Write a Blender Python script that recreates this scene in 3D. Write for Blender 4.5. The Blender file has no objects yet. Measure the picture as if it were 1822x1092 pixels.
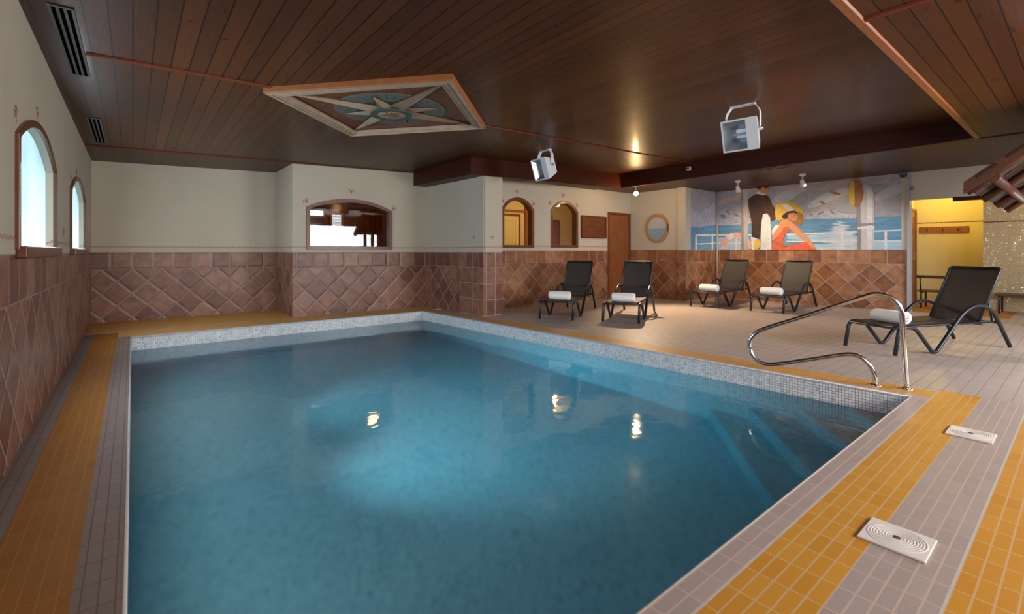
import bpy, bmesh, math, random
from mathutils import Vector, Matrix
from mathutils.geometry import tessellate_polygon
random.seed(7)
PI = math.pi
scene = bpy.context.scene
COL = scene.collection

# ------------------------------------------------------------------ camera, world, lights, exposure
H = 1.15
YAW = math.radians(38.93)
cam_d = bpy.data.cameras.new('camera')
cam_d.sensor_width = 36.0
cam_d.lens = 36.0 * 835 / 1822
cam_d.shift_y = -(546 - 447) / 1822
cam_d.clip_start = 0.02
cam = bpy.data.objects.new('camera', cam_d)
COL.objects.link(cam)
cam.location = (0, 0, H)
cam.rotation_euler = (PI / 2, 0, -YAW)
scene.camera = cam
scene.view_settings.view_transform = 'Standard'
scene.view_settings.look = 'None'
scene.view_settings.gamma = 1
scene.view_settings.exposure = 0.12
scene.cycles.max_bounces = 10
scene.cycles.transmission_bounces = 8
scene.cycles.sample_clamp_indirect = 6

world = bpy.data.worlds.new('world')
scene.world = world
world.use_nodes = True
world.node_tree.nodes['Background'].inputs[0].default_value = (0.55, 0.68, 0.85, 1)
world.node_tree.nodes['Background'].inputs[1].default_value = 0.3


def area(name, loc, target, sx, sy, power, color, spread=PI):
    d = bpy.data.lights.new(name, 'AREA')
    d.shape = 'RECTANGLE'; d.size = sx; d.size_y = sy
    d.energy = power; d.color = color; d.spread = spread
    o = bpy.data.objects.new(name, d); COL.objects.link(o)
    o.location = loc
    o.rotation_euler = (Vector(target) - Vector(loc)).to_track_quat('-Z', 'Y').to_euler()
    return o


def spot(name, loc, target, power, color, angle, blend=0.5, r=0.04):
    d = bpy.data.lights.new(name, 'SPOT')
    d.energy = power; d.color = color; d.spot_size = math.radians(angle)
    d.spot_blend = blend; d.shadow_soft_size = r
    o = bpy.data.objects.new(name, d); COL.objects.link(o)
    o.location = loc
    o.rotation_euler = (Vector(target) - Vector(loc)).to_track_quat('-Z', 'Y').to_euler()
    return o


def point(name, loc, power, color, r=0.06):
    d = bpy.data.lights.new(name, 'POINT')
    d.energy = power; d.color = color; d.shadow_soft_size = r
    o = bpy.data.objects.new(name, d); COL.objects.link(o); o.location = loc
    return o


DAY = (0.80, 0.90, 1.0)
WARM = (1.0, 0.62, 0.28)
# left wall's window light, plus two added fill panels behind the camera
area('daylight_fill', (-0.47, 4.6, 1.5), (6, 4.2, 0.6), 1.45, 0.6, 44, DAY)
area('daylight_fill', (-0.47, 7.6, 1.5), (6, 7.0, 0.6), 1.45, 0.6, 32, DAY)
area('daylight_fill', (3.0, -2.9, 1.7), (4.0, 5, 0.8), 3.6, 1.3, 220, (1.0, 0.96, 0.90))
area('daylight_fill', (7.2, -2.9, 1.6), (7.2, 4, 0.9), 3.0, 1.3, 330, (0.96, 0.95, 0.96))
# added underwater fill at the left pool wall, no fixtures, for the water's glow
spot('pool_glow_fill', (0.03, 3.9, -0.32), (3.6, 3.7, -1.12), 235, (0.60, 0.94, 0.97), 66, 1.0, 0.12)
spot('pool_glow_fill', (0.03, 5.3, -0.32), (4.2, 5.2, -1.1), 150, (0.60, 0.94, 0.97), 66, 1.0, 0.12)
area('pool_glow_fill', (0.0, 4.4, -0.75), (4, 4.4, -0.9), 5.5, 0.4, 10, (0.75, 1.0, 0.95))
# lamps, and two added fills by the shower tiles
point('spot_lamp_light', (8.66, 6.34, 2.36), 26, WARM, 0.045)
spot('spot_lamp_light', (8.60, 6.28, 2.33), (7.9, 4.3, 0.0), 520, (1.0, 0.70, 0.42), 88, 0.9, 0.035)
spot('mural_spot_light', (10.0, 4.62, 2.42), (11.4, 4.9, 0.7), 130, (1.0, 0.68, 0.4), 100, 0.8)
spot('mural_spot_light', (10.0, 3.45, 2.42), (11.4, 3.3, 1.0), 85, (1.0, 0.75, 0.5), 100, 0.8)
point('changing_room_light', (13.2, 2.0, 2.4), 42, (1.0, 0.72, 0.18), 0.15)
point('shower_tile_fill', (12.1, 0.3, 2.4), 16, (1.0, 0.84, 0.6), 0.1)  # added without a fixture to light the wavy tiles
point('tile_glint_fill', (10.5, 0.30, 1.50), 15, (1.0, 0.93, 0.86), 0.05)  # added out of view beside the canopy to raise glints on the tiles
point('hall_light', (8.6, 9.0, 2.4), 50, (1.0, 0.66, 0.26), 0.12)
point('sauna_light', (4.2, 10.2, 2.3), 9, (1.0, 0.5, 0.2), 0.1)


# ------------------------------------------------------------------ photo pixel -> place (on a known surface)
CA, SA = math.cos(YAW), math.sin(YAW)
def ray(px, py):
    r = (px - 911) / 835
    return (CA * r + SA, CA - SA * r, (447 - py) / 835)
def onx(px, py, X):
    d = ray(px, py); t = X / d[0]
    return (X, t * d[1], H + t * d[2])
def ony(px, py, Y):
    d = ray(px, py); t = Y / d[1]
    return (t * d[0], Y, H + t * d[2])
def onz(px, py, Z):
    d = ray(px, py); t = (Z - H) / d[2]
    return (t * d[0], t * d[1], Z)


# ------------------------------------------------------------------ node helpers
class NT:
    def __init__(s, name):
        s.m = bpy.data.materials.new(name); s.m.use_nodes = True
        s.t = s.m.node_tree; s.t.nodes.clear()
        s.out = s.t.nodes.new('ShaderNodeOutputMaterial')
    def n(s, typ, **kw):
        nd = s.t.nodes.new(typ)
        for k, v in kw.items(): setattr(nd, k, v)
        return nd
    def link(s, a, b): s.t.links.new(a, b)
    def set(s, sock, v):
        if v is None: return
        if hasattr(v, 'is_linked') or hasattr(v, 'links'): s.link(v, sock)
        else:
            if isinstance(v, (tuple, list)) and len(v) == 3 and sock.type == 'RGBA': v = (*v, 1)
            sock.default_value = v
    def math(s, op, a, b=0.0, c=0.0, clamp=False):
        nd = s.n('ShaderNodeMath', operation=op); nd.use_clamp = clamp
        s.set(nd.inputs[0], a); s.set(nd.inputs[1], b); s.set(nd.inputs[2], c)
        return nd.outputs[0]
    def mix(s, f, a, b, blend='MIX'):
        nd = s.n('ShaderNodeMix', data_type='RGBA', blend_type=blend)
        s.set(nd.inputs[0], f); s.set(nd.inputs[6], a); s.set(nd.inputs[7], b)
        return nd.outputs[2]
    def mixf(s, f, a, b):
        nd = s.n('ShaderNodeMix', data_type='FLOAT')
        s.set(nd.inputs[0], f); s.set(nd.inputs[2], a); s.set(nd.inputs[3], b)
        return nd.outputs[0]
    def uv(s):
        nd = s.n('ShaderNodeUVMap'); nd.uv_map = 'UV'
        sp = s.n('ShaderNodeSeparateXYZ'); s.link(nd.outputs[0], sp.inputs[0])
        return sp.outputs[0], sp.outputs[1]
    def comb(s, x, y, z=0.0):
        nd = s.n('ShaderNodeCombineXYZ')
        s.set(nd.inputs[0], x); s.set(nd.inputs[1], y); s.set(nd.inputs[2], z)
        return nd.outputs[0]
    def noise(s, vec, scale, detail=3.0, rough=0.5, dist=0.0):
        nd = s.n('ShaderNodeTexNoise')
        if vec is not None: s.link(vec, nd.inputs['Vector'])
        nd.inputs['Scale'].default_value = scale; nd.inputs['Detail'].default_value = detail
        nd.inputs['Roughness'].default_value = rough; nd.inputs['Distortion'].default_value = dist
        return nd.outputs[0]
    def white(s, vec):
        nd = s.n('ShaderNodeTexWhiteNoise', noise_dimensions='3D'); s.link(vec, nd.inputs[0])
        return nd.outputs[0]
    def obj(s):
        return s.n('ShaderNodeTexCoord').outputs['Object']
    def ramp(s, f, stops):
        nd = s.n('ShaderNodeValToRGB'); e = nd.color_ramp.elements
        e[0].position, e[0].color = stops[0][0], (*stops[0][1], 1)
        e[1].position, e[1].color = stops[-1][0], (*stops[-1][1], 1)
        for p, c in stops[1:-1]:
            x = e.new(p); x.color = (*c, 1)
        s.set(nd.inputs[0], f)
        return nd.outputs[0]
    def edge(s, v, w):
        """1 near integer values of v, within w"""
        f = s.math('FRACT', v)
        d = s.math('MINIMUM', f, s.math('SUBTRACT', 1.0, f))
        return s.math('LESS_THAN', d, w)
    def bsdf(s, color, rough=0.5, metal=0.0, height=None, bump=0.3, dist=0.01, coat=0.0, spec=0.5, coat_rough=0.1, sheen=0.0):
        b = s.n('ShaderNodeBsdfPrincipled')
        s.set(b.inputs['Base Color'], color); s.set(b.inputs['Roughness'], rough)
        s.set(b.inputs['Metallic'], metal); s.set(b.inputs['Coat Weight'], coat)
        s.set(b.inputs['Coat Roughness'], coat_rough)
        s.set(b.inputs['Specular IOR Level'], spec); s.set(b.inputs['Sheen Weight'], sheen)
        if height is not None:
            bp = s.n('ShaderNodeBump'); bp.inputs['Strength'].default_value = bump
            bp.inputs['Distance'].default_value = dist
            s.link(height, bp.inputs['Height']); s.link(bp.outputs[0], b.inputs['Normal'])
        s.link(b.outputs[0], s.out.inputs[0])
        s.b = b
        return s.m


def plain(name, color, rough=0.5, metal=0.0, var=0.12, scale=12.0, bump=0.0, **kw):
    t = NT(name); o = t.obj(); n = t.noise(o, scale, 4)
    c = t.mix(n, tuple(x * (1 - var) for x in color), tuple(min(1, x * (1 + var)) for x in color))
    return t.bsdf(c, rough, metal, height=n if bump else None, bump=bump, **kw)


def wall_tile(name, T, diamonds=True, S=0.28, row=0.28, cols=None):
    t = NT(name); u, v = t.uv()
    vt = t.math('SUBTRACT', v, T - row)
    if diamonds:
        top = t.math('GREATER_THAN', v, T - row)
        k = 0.70711 / S
        a = t.math('MULTIPLY', t.math('ADD', u, vt), k); b = t.math('MULTIPLY', t.math('SUBTRACT', u, vt), k)
        A = t.mixf(top, a, t.math('DIVIDE', u, S)); B = t.mixf(top, b, t.math('DIVIDE', vt, row))
    else:
        A = t.math('DIVIDE', u, S * 0.72); B = t.math('DIVIDE', vt, row)
        top = 0.0
    wob = t.noise(t.comb(u, v), 9, 2)
    w = t.math('MULTIPLY_ADD', wob, 0.02, 0.016)
    g = t.math('MAXIMUM', t.edge(A, w), t.edge(B, w))
    if diamonds:
        pass
    cell = t.comb(t.math('FLOOR', A), t.math('FLOOR', B), top)
    wn = t.white(cell)
    base = t.ramp(wn, cols or [(0.0, (0.185, 0.078, 0.05)), (0.35, (0.26, 0.115, 0.072)), (0.7, (0.31, 0.145, 0.09)), (1.0, (0.36, 0.18, 0.12))])
    n2 = t.noise(t.comb(u, v, wn), 7, 5, 0.6)
    mott = t.mix(t.math('MULTIPLY_ADD', n2, 2.2, -0.7, clamp=True), (0.62, 0.55, 0.52), (1.25, 1.25, 1.3))
    c = t.mix(1.0, base, mott, 'MULTIPLY')
    gc = t.mix(wob, (0.25, 0.20, 0.185), (0.38, 0.33, 0.31))
    c = t.mix(g, c, gc)
    # soft pillow for bump
    fa = t.math('PINGPONG', A, 0.5); fb = t.math('PINGPONG', B, 0.5)
    h = t.math('MINIMUM', t.math('MULTIPLY', t.math('MINIMUM', fa, fb), 9.0), 1.0)
    h = t.math('MULTIPLY_ADD', n2, 0.25, h)
    r = t.mixf(g, 0.38, 0.85)
    return t.bsdf(c, r, height=h, bump=0.6, dist=0.008)


def deck_tile(name, cu, cv, c0, c1, grout, gw=0.0035, rough=0.42, spec=0.3):
    t = NT(name); u, v = t.uv()
    A = t.math('DIVIDE', u, cu); B = t.math('DIVIDE', v, cv)
    g = t.math('MAXIMUM', t.edge(A, gw / cu), t.edge(B, gw / cv))
    wn = t.white(t.comb(t.math('FLOOR', A), t.math('FLOOR', B)))
    n = t.noise(t.comb(u, v), 1.3, 3); fn = t.noise(t.comb(u, v), 160, 2)
    f = t.math('MULTIPLY_ADD', wn, 0.5, t.math('MULTIPLY', n, 0.5))
    c = t.mix(f, c0, c1)
    c = t.mix(t.math('MULTIPLY', fn, 0.25), c, tuple(x * 0.55 for x in c0))
    c = t.mix(g, c, grout)
    h = t.math('MULTIPLY_ADD', fn, 0.35, t.math('SUBTRACT', 1.0, g))
    return t.bsdf(c, t.mixf(g, rough, 0.8), height=h, bump=0.35, dist=0.003, spec=spec)


def plank_wood(name, w, along='v', c0=(0.032, 0.0095, 0.0028), c1=(0.108, 0.033, 0.0085), rough=0.42, groove=0.0045, coat=0.12, knots=True):
    t = NT(name); u, v = t.uv()
    if along == 'u': u, v = v, u
    A = t.math('DIVIDE', u, w)
    g = t.edge(A, groove / w)
    wn = t.white(t.comb(t.math('FLOOR', A), 3.0))
    off = t.math('MULTIPLY', wn, 37.0)
    grain = t.noise(t.comb(t.math('MULTIPLY', u, 16), t.math('MULTIPLY', v, 1.4), off), 1.8, 5, 0.65, 1.4)
    fine = t.noise(t.comb(t.math('MULTIPLY', u, 120), t.math('MULTIPLY', v, 5), off), 1.5, 3)
    kn = t.noise(t.comb(t.math('MULTIPLY', u, 7), t.math('MULTIPLY', v, 3.2), off), 2.0, 1)
    f = t.math('MULTIPLY_ADD', wn, 0.45, t.math('MULTIPLY', grain, 0.55))
    c = t.mix(f, c0, c1)
    c = t.mix(t.math('MULTIPLY', t.math('LESS_THAN', fine, 0.42), 0.28), c, tuple(x * 0.4 for x in c0))
    if knots:
        c = t.mix(t.math('MULTIPLY', t.math('GREATER_THAN', kn, 0.74), 0.75), c, tuple(x * 0.3 for x in c0))
    c = t.mix(g, c, tuple(x * 0.12 for x in c0))
    h = t.math('MULTIPLY_ADD', t.math('ADD', grain, fine), 0.12, t.math('SUBTRACT', 1.0, g))
    return t.bsdf(c, rough, height=h, bump=0.75, dist=0.006, coat=coat, coat_rough=0.13, spec=0.18)


def wood(name, c0, c1, rough=0.4, scale=3.0, axis=2, coat=0.1):
    t = NT(name); o = t.obj()
    mp = t.n('ShaderNodeMapping'); sc = [14, 14, 14]; sc[axis] = 1.2
    mp.inputs['Scale'].default_value = sc; t.link(o, mp.inputs[0])
    n = t.noise(mp.outputs[0], scale, 6, 0.6, 1.0)
    c = t.mix(t.math('MULTIPLY_ADD', n, 2.2, -0.6, clamp=True), c0, c1)
    return t.bsdf(c, rough, height=n, bump=0.15, dist=0.004, coat=coat)


def mosaic(worn=False):
    t = NT('pool mosaic'); u, v = t.uv()
    A = t.math('DIVIDE', u, 0.024); B = t.math('DIVIDE', v, 0.024)
    g = t.math('MAXIMUM', t.edge(A, 0.065), t.edge(B, 0.065))
    wn = t.white(t.comb(t.math('FLOOR', A), t.math('FLOOR', B)))
    c = t.ramp(wn, [(0.0, (0.48, 0.54, 0.60)), (0.15, (0.66, 0.72, 0.78)), (0.6, (0.78, 0.83, 0.87)), (1.0, (0.88, 0.91, 0.93))])
    gn = t.noise(t.comb(u, v), 1.0, 2)
    gc = t.mix(t.math('MULTIPLY_ADD', gn, 1.0, t.math('MULTIPLY_ADD', u, -0.5, 1.1) if worn else -0.2, clamp=True), (0.50, 0.54, 0.58), (0.26, 0.09, 0.055))
    c = t.mix(g, c, gc)
    return t.bsdf(c, t.mixf(g, 0.25, 0.8), height=t.math('SUBTRACT', 1.0, g), bump=0.3, dist=0.002)


def plaster(name, color, band=1.225, stencil=True):
    t = NT(name); u, v = t.uv(); o = t.comb(u, v)
    n = t.noise(o, 60, 5, 0.7); b = t.noise(o, 1.2, 3)
    c = t.mix(b, tuple(x * 0.9 for x in color), tuple(min(1, x * 1.06) for x in color))
    if stencil:
        # painted leaf border running above the tiles
        wv = t.math('MULTIPLY', t.math('SINE', t.math('MULTIPLY', u, 70.0)), 0.006)
        d = t.math('ABSOLUTE', t.math('SUBTRACT', t.math('SUBTRACT', v, band), wv))
        m = t.math('LESS_THAN', d, 0.011)
        m = t.math('MULTIPLY', m, t.math('GREATER_THAN', t.noise(t.comb(t.math('MULTIPLY', u, 9), t.math('MULTIPLY', v, 9)), 14, 2), 0.45))
        edge = t.math('LESS_THAN', t.math('ABSOLUTE', t.math('SUBTRACT', v, band - 0.026)), 0.0025)
        c = t.mix(t.math('MULTIPLY', edge, 0.55), c, (0.42, 0.30, 0.24))
        c = t.mix(t.math('MULTIPLY', m, 0.75), c, (0.40, 0.12, 0.08))
    return t.bsdf(c, 0.9, height=n, bump=0.25, dist=0.004)


def emit(name, color, strength):
    t = NT(name)
    e = t.n('ShaderNodeEmission'); e.inputs[0].default_value = (*color, 1); e.inputs[1].default_value = strength
    t.link(e.outputs[0], t.out.inputs[0]); return t.m


def frosted_window():
    # frosted pane with the daylight behind it: blotchy pale blue emission
    t = NT('frosted daylight glass'); u, v = t.uv()
    n = t.noise(t.comb(u, v), 1.6, 3); f = t.noise(t.comb(u, v), 45, 3, 0.7)
    k = t.math('MULTIPLY_ADD', v, 1.1, -1.75)          # darker towards the arch
    k = t.math('MULTIPLY_ADD', n, 0.9, k, clamp=True)
    c = t.mix(k, (0.62, 0.90, 1.0), (0.20, 0.33, 0.42))
    c = t.mix(t.math('MULTIPLY', f, 0.3), c, (0.35, 0.55, 0.65))
    e = t.n('ShaderNodeEmission'); t.link(c, e.inputs[0]); e.inputs[1].default_value = 1.7
    g = t.n('ShaderNodeBsdfGlossy'); g.inputs['Roughness'].default_value = 0.3
    g.inputs['Color'].default_value = (0.1, 0.1, 0.1, 1)
    a = t.n('ShaderNodeAddShader'); t.link(e.outputs[0], a.inputs[0]); t.link(g.outputs[0], a.inputs[1])
    t.link(a.outputs[0], t.out.inputs[0]); return t.m


def glass_pane():
    t = NT('window glass')
    fr = t.n('ShaderNodeFresnel'); fr.inputs[0].default_value = 1.5
    tr = t.n('ShaderNodeBsdfTransparent'); gl = t.n('ShaderNodeBsdfGlossy'); gl.inputs['Roughness'].default_value = 0.02
    mx = t.n('ShaderNodeMixShader'); bf = t.n('ShaderNodeNewGeometry').outputs['Backfacing']
    t.link(t.math('MULTIPLY', t.math('MULTIPLY', fr.outputs[0], 1.1), t.math('SUBTRACT', 1.0, bf)), mx.inputs[0])
    t.link(tr.outputs[0], mx.inputs[1]); t.link(gl.outputs[0], mx.inputs[2])
    t.link(mx.outputs[0], t.out.inputs[0]); return t.m


def water():
    t = NT('pool water'); o = t.obj()
    mp = t.n('ShaderNodeMapping'); mp.inputs['Scale'].default_value = (1, 1, 1); t.link(o, mp.inputs[0])
    n1 = t.noise(mp.outputs[0], 2.2, 3, 0.5); n2 = t.noise(mp.outputs[0], 11, 2, 0.5)
    h = t.math('MULTIPLY_ADD', n2, 0.12, n1)
    bp = t.n('ShaderNodeBump'); bp.inputs['Strength'].default_value = 0.16; bp.inputs['Distance'].default_value = 0.03
    t.link(h, bp.inputs['Height'])
    fr = t.n('ShaderNodeFresnel'); fr.inputs[0].default_value = 1.33; t.link(bp.outputs[0], fr.inputs['Normal'])
    rf = t.n('ShaderNodeBsdfRefraction'); rf.inputs['IOR'].default_value = 1.33; rf.inputs['Roughness'].default_value = 0.16
    gl = t.n('ShaderNodeBsdfGlossy'); gl.inputs['Roughness'].default_value = 0.04
    t.link(bp.outputs[0], rf.inputs['Normal']); t.link(bp.outputs[0], gl.inputs['Normal'])
    mx = t.n('ShaderNodeMixShader'); t.link(fr.outputs[0], mx.inputs[0]); t.link(rf.outputs[0], mx.inputs[1]); t.link(gl.outputs[0], mx.inputs[2])
    t.link(mx.outputs[0], t.out.inputs['Surface'])
    va = t.n('ShaderNodeVolumeAbsorption'); va.inputs[0].default_value = (0.04, 0.74, 0.89, 1); va.inputs[1].default_value = 0.34
    t.link(va.outputs[0], t.out.inputs['Volume'])
    return t.m


TT = 1.135   # tile top left/back
TM = 1.185   # tile top mural side
M = {}
M['tile'] = wall_tile('terracotta wall tiles', TT)
M['tile_mural'] = wall_tile('terracotta wall tiles', TM, cols=[(0.0, (0.21, 0.085, 0.038)), (0.4, (0.31, 0.14, 0.062)), (1.0, (0.43, 0.23, 0.12))])
M['tile_sq'] = wall_tile('terracotta square tiles', TT, diamonds=False)
M['plaster'] = plaster('cream plaster', (0.56, 0.50, 0.40))
M['plaster_m'] = plaster('cream plaster', (0.56, 0.53, 0.46), band=1.262)
M['plaster_c'] = plaster('cream plaster', (0.56, 0.54, 0.48), stencil=False)
M['ceil'] = plank_wood('varnished ceiling boards', 0.118, 'v')
M['ceil_x'] = plank_wood('varnished ceiling boards', 0.118, 'u')
M['beam'] = plank_wood('dark red beam wood', 0.6, 'u', (0.034, 0.006, 0.003), (0.062, 0.013, 0.005), 0.45, 0.001, 0.06, knots=False)
M['redtrim'] = plain('red brown trim', (0.13, 0.026, 0.010), 0.5, spec=0.2)
M['orangewood'] = wood('orange varnished wood', (0.18, 0.055, 0.014), (0.34, 0.12, 0.035), 0.35, axis=2)
M['frame'] = wood('window frame wood', (0.10, 0.026, 0.008), (0.19, 0.058, 0.017), 0.4, axis=0)
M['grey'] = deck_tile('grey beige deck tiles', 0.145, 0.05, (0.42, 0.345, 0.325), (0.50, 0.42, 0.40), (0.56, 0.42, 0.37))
M['grey_l'] = deck_tile('grey beige deck tiles', 0.045, 0.145, (0.24, 0.18, 0.155), (0.29, 0.225, 0.195), (0.2, 0.13, 0.11), rough=0.65, spec=0.12, gw=0.0026)  # left strip's copy of the grey, darkened in colour for the dimmer light there
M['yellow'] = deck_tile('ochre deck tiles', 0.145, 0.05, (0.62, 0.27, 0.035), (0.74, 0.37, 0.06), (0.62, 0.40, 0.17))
M['yellow_l'] = deck_tile('ochre deck tiles', 0.049, 0.145, (0.33, 0.125, 0.014), (0.42, 0.17, 0.022), (0.40, 0.21, 0.07), rough=0.65, spec=0.12, gw=0.0024)  # same ochre tile with the left side's shade put into its colour
M['lounge'] = deck_tile('grey lounge floor tiles', 0.29, 0.098, (0.46, 0.395, 0.365), (0.54, 0.465, 0.43), (0.32, 0.25, 0.22), gw=0.003)
M['grout'] = plain('white grout line', (0.55, 0.52, 0.50), 0.7)
M['mosaic'] = mosaic(); M['mosaic_worn'] = mosaic(True)
M['water'] = water()
M['frost'] = frosted_window()
M['glass'] = glass_pane()
M['chrome'] = plain('polished steel', (0.72, 0.74, 0.76), 0.09, 1.0, var=0.02)
M['dark'] = plain('anthracite metal', (0.022, 0.026, 0.034), 0.38, 0.3, spec=0.6)
M['white'] = plain('white enamel', (0.70, 0.74, 0.80), 0.35, var=0.03)
M['whitep'] = plain('white plastic', (0.66, 0.65, 0.62), 0.5, var=0.05)
M['reflector'] = plain('brushed reflector', (0.55, 0.60, 0.66), 0.28, 0.9, var=0.2, scale=5)
M['black'] = plain('black plastic', (0.012, 0.012, 0.014), 0.4)
M['yellowwall'] = plaster('yellow wall tiles', (0.62, 0.52, 0.25), stencil=False)
M['orangefloor'] = plain('orange tile floor', (0.42, 0.17, 0.04), 0.5)


def sling_mat():
    t = NT('woven mesh fabric'); o = t.obj()
    sp = t.n('ShaderNodeSeparateXYZ'); t.link(o, sp.inputs[0])
    a = t.math('SINE', t.math('MULTIPLY', sp.outputs[0], 900)); b = t.math('SINE', t.math('MULTIPLY', sp.outputs[1], 900))
    k = t.math('MULTIPLY_ADD', t.math('MULTIPLY', a, b), 0.5, 0.5)
    n = t.noise(o, 5, 3)
    c = t.mix(k, (0.036, 0.031, 0.027), (0.064, 0.055, 0.048))
    c = t.mix(t.math('MULTIPLY', n, 0.4), c, (0.055, 0.045, 0.039))
    return t.bsdf(c, 0.62, height=k, bump=0.1, dist=0.001)
M['sling'] = sling_mat()


def towel_mat():
    t = NT('white terry towel'); o = t.obj(); n = t.noise(o, 220, 3, 0.7)
    c = t.mix(n, (0.86, 0.88, 0.89), (0.97, 0.98, 0.98))
    return t.bsdf(c, 0.95, height=n, bump=0.5, dist=0.004, sheen=0.3)
M['towel'] = towel_mat()


# ------------------------------------------------------------------ mesh builder
class MB:
    def __init__(s):
        s.v = []; s.f = []; s.m = []; s.sm = []
    def face(s, pts, mat=0, smooth=False):
        b = len(s.v); s.v += [tuple(p) for p in pts]
        s.f.append(tuple(range(b, b + len(pts)))); s.m.append(mat); s.sm.append(smooth)
    def grid(s, rows, mat=0, closed=False, smooth=True):
        b = len(s.v); n = len(rows[0])
        for r in rows: s.v += [tuple(p) for p in r]
        for i in range(len(rows) - 1):
            for j in range(n if closed else n - 1):
                k = (j + 1) % n
                s.f.append((b + i * n + j, b + i * n + k, b + (i + 1) * n + k, b + (i + 1) * n + j))
                s.m.append(mat); s.sm.append(smooth)
    def box(s, x0, x1, y0, y1, z0, z1, mat=0, mtx=None):
        P = [(x0, y0, z0), (x1, y0, z0), (x1, y1, z0), (x0, y1, z0), (x0, y0, z1), (x1, y0, z1), (x1, y1, z1), (x0, y1, z1)]
        if mtx: P = [tuple(mtx @ Vector(p)) for p in P]
        b = len(s.v); s.v += P
        for q in ((0, 3, 2, 1), (4, 5, 6, 7), (0, 1, 5, 4), (1, 2, 6, 5), (2, 3, 7, 6), (3, 0, 4, 7)):
            s.f.append(tuple(b + i for i in q)); s.m.append(mat); s.sm.append(False)
    def tube(s, pts, r, n=10, mat=0, caps=True, squash=None):
        pts = [Vector(p) for p in pts]; rows = []
        t0 = (pts[1] - pts[0]).normalized()
        up = Vector((0, 0, 1)) if abs(t0.z) < 0.9 else Vector((1, 0, 0))
        a = t0.cross(up).normalized()
        for i, p in enumerate(pts):
            t = ((pts[min(i + 1, len(pts) - 1)] - pts[max(i - 1, 0)])).normalized()
            a = (a - t * a.dot(t)).normalized(); c = t.cross(a)
            rr = r[i] if isinstance(r, (list, tuple)) else r
            rows.append([p + a * (math.cos(2 * PI * k / n) * rr) + c * (math.sin(2 * PI * k / n) * rr * (squash or 1)) for k in range(n)])
        s.grid(rows, mat, closed=True)
        if caps:
            s.face(list(reversed(rows[0])), mat); s.face(rows[-1], mat)
    def lathe(s, prof, n=24, mtx=None, mat=0, smooth=True):
        rows = []
        for r, z in prof:
            row = [Vector((r * math.cos(2 * PI * k / n), r * math.sin(2 * PI * k / n), z)) for k in range(n)]
            if mtx: row = [mtx @ p for p in row]
            rows.append(row)
        s.grid(rows, mat, closed=True, smooth=smooth)
    def prism(s, poly, f0, f1, mat=0):
        """poly: 2-D outline, f0/f1 map (a,b) to the two end surfaces"""
        A = [Vector(f0(a, b)) for a, b in poly]; B = [Vector(f1(a, b)) for a, b in poly]
        tri = tessellate_polygon([[Vector((a, b, 0)) for a, b in poly]])
        for t in tri:
            s.face([A[i] for i in t], mat); s.face([B[i] for i in reversed(t)], mat)
        n = len(poly)
        for i in range(n):
            s.face([A[i], A[(i + 1) % n], B[(i + 1) % n], B[i]], mat)
    def build(s, name, mats, parent=None, loc=None, bevel=0.0):
        me = bpy.data.meshes.new(name)
        if not isinstance(mats, (list, tuple)): mats = [mats]
        L = Vector(loc) if loc is not None else Vector((0, 0, 0))
        me.from_pydata([tuple(Vector(p) - L) for p in s.v], [], s.f)
        for m in mats: me.materials.append(m)
        bm = bmesh.new(); bm.from_mesh(me)
        bm.faces.ensure_lookup_table()
        for i, f in enumerate(bm.faces):
            f.material_index = s.m[i]; f.smooth = s.sm[i]
        bmesh.ops.remove_doubles(bm, verts=bm.verts, dist=0.00005)
        uvl = bm.loops.layers.uv.new('UV')
        bm.normal_update()
        for f in bm.faces:
            n = f.normal; ax = max(range(3), key=lambda k: abs(n[k]))
            for lp in f.loops:
                p = lp.vert.co + L
                lp[uvl].uv = (p.y, p.z) if ax == 0 else (p.x, p.z) if ax == 1 else (p.x, p.y)
        if s.fixn: bmesh.ops.recalc_face_normals(bm, faces=bm.faces)
        bm.to_mesh(me); bm.free()
        o = bpy.data.objects.new(name, me); COL.objects.link(o)
        if loc is not None: o.location = loc
        if parent: o.parent = parent
        if bevel:
            b = o.modifiers.new('bevel', 'BEVEL'); b.width = bevel; b.segments = 2; b.limit_method = 'ANGLE'
        return o
    fixn = True


def tag(o, label=None, cat=None, group=None, kind=None):
    if label: o['label'] = label
    if cat: o['category'] = cat
    if group: o['group'] = group
    if kind: o['kind'] = kind
    return o
def empty(name, loc=(0, 0, 0), rz=0.0):
    o = bpy.data.objects.new(name, None); COL.objects.link(o); o.location = loc; o.rotation_euler = (0, 0, rz)
    o.empty_display_size = 0.1
    return o
def struct(mb, name, mats, parent=None, **kw):
    o = mb.build(name, mats, parent, **kw)
    if not parent: o['kind'] = 'structure'
    return o
def smooth_path(pts, k=6, closed=False):
    P = [Vector(p) for p in pts]; n = len(P); out = []
    rng = n if closed else n - 1
    for i in range(rng):
        p0 = P[(i - 1) % n] if closed or i > 0 else P[0]; p1 = P[i]; p2 = P[(i + 1) % n]
        p3 = P[(i + 2) % n] if closed or i + 2 < n else P[-1]
        for j in range(k):
            t = j / k
            out.append(0.5 * ((2 * p1) + (p2 - p0) * t + (2 * p0 - 5 * p1 + 4 * p2 - p3) * t * t + (3 * p1 - p0 - 3 * p2 + p3) * t ** 3))
    if not closed: out.append(P[-1])
    return out
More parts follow.
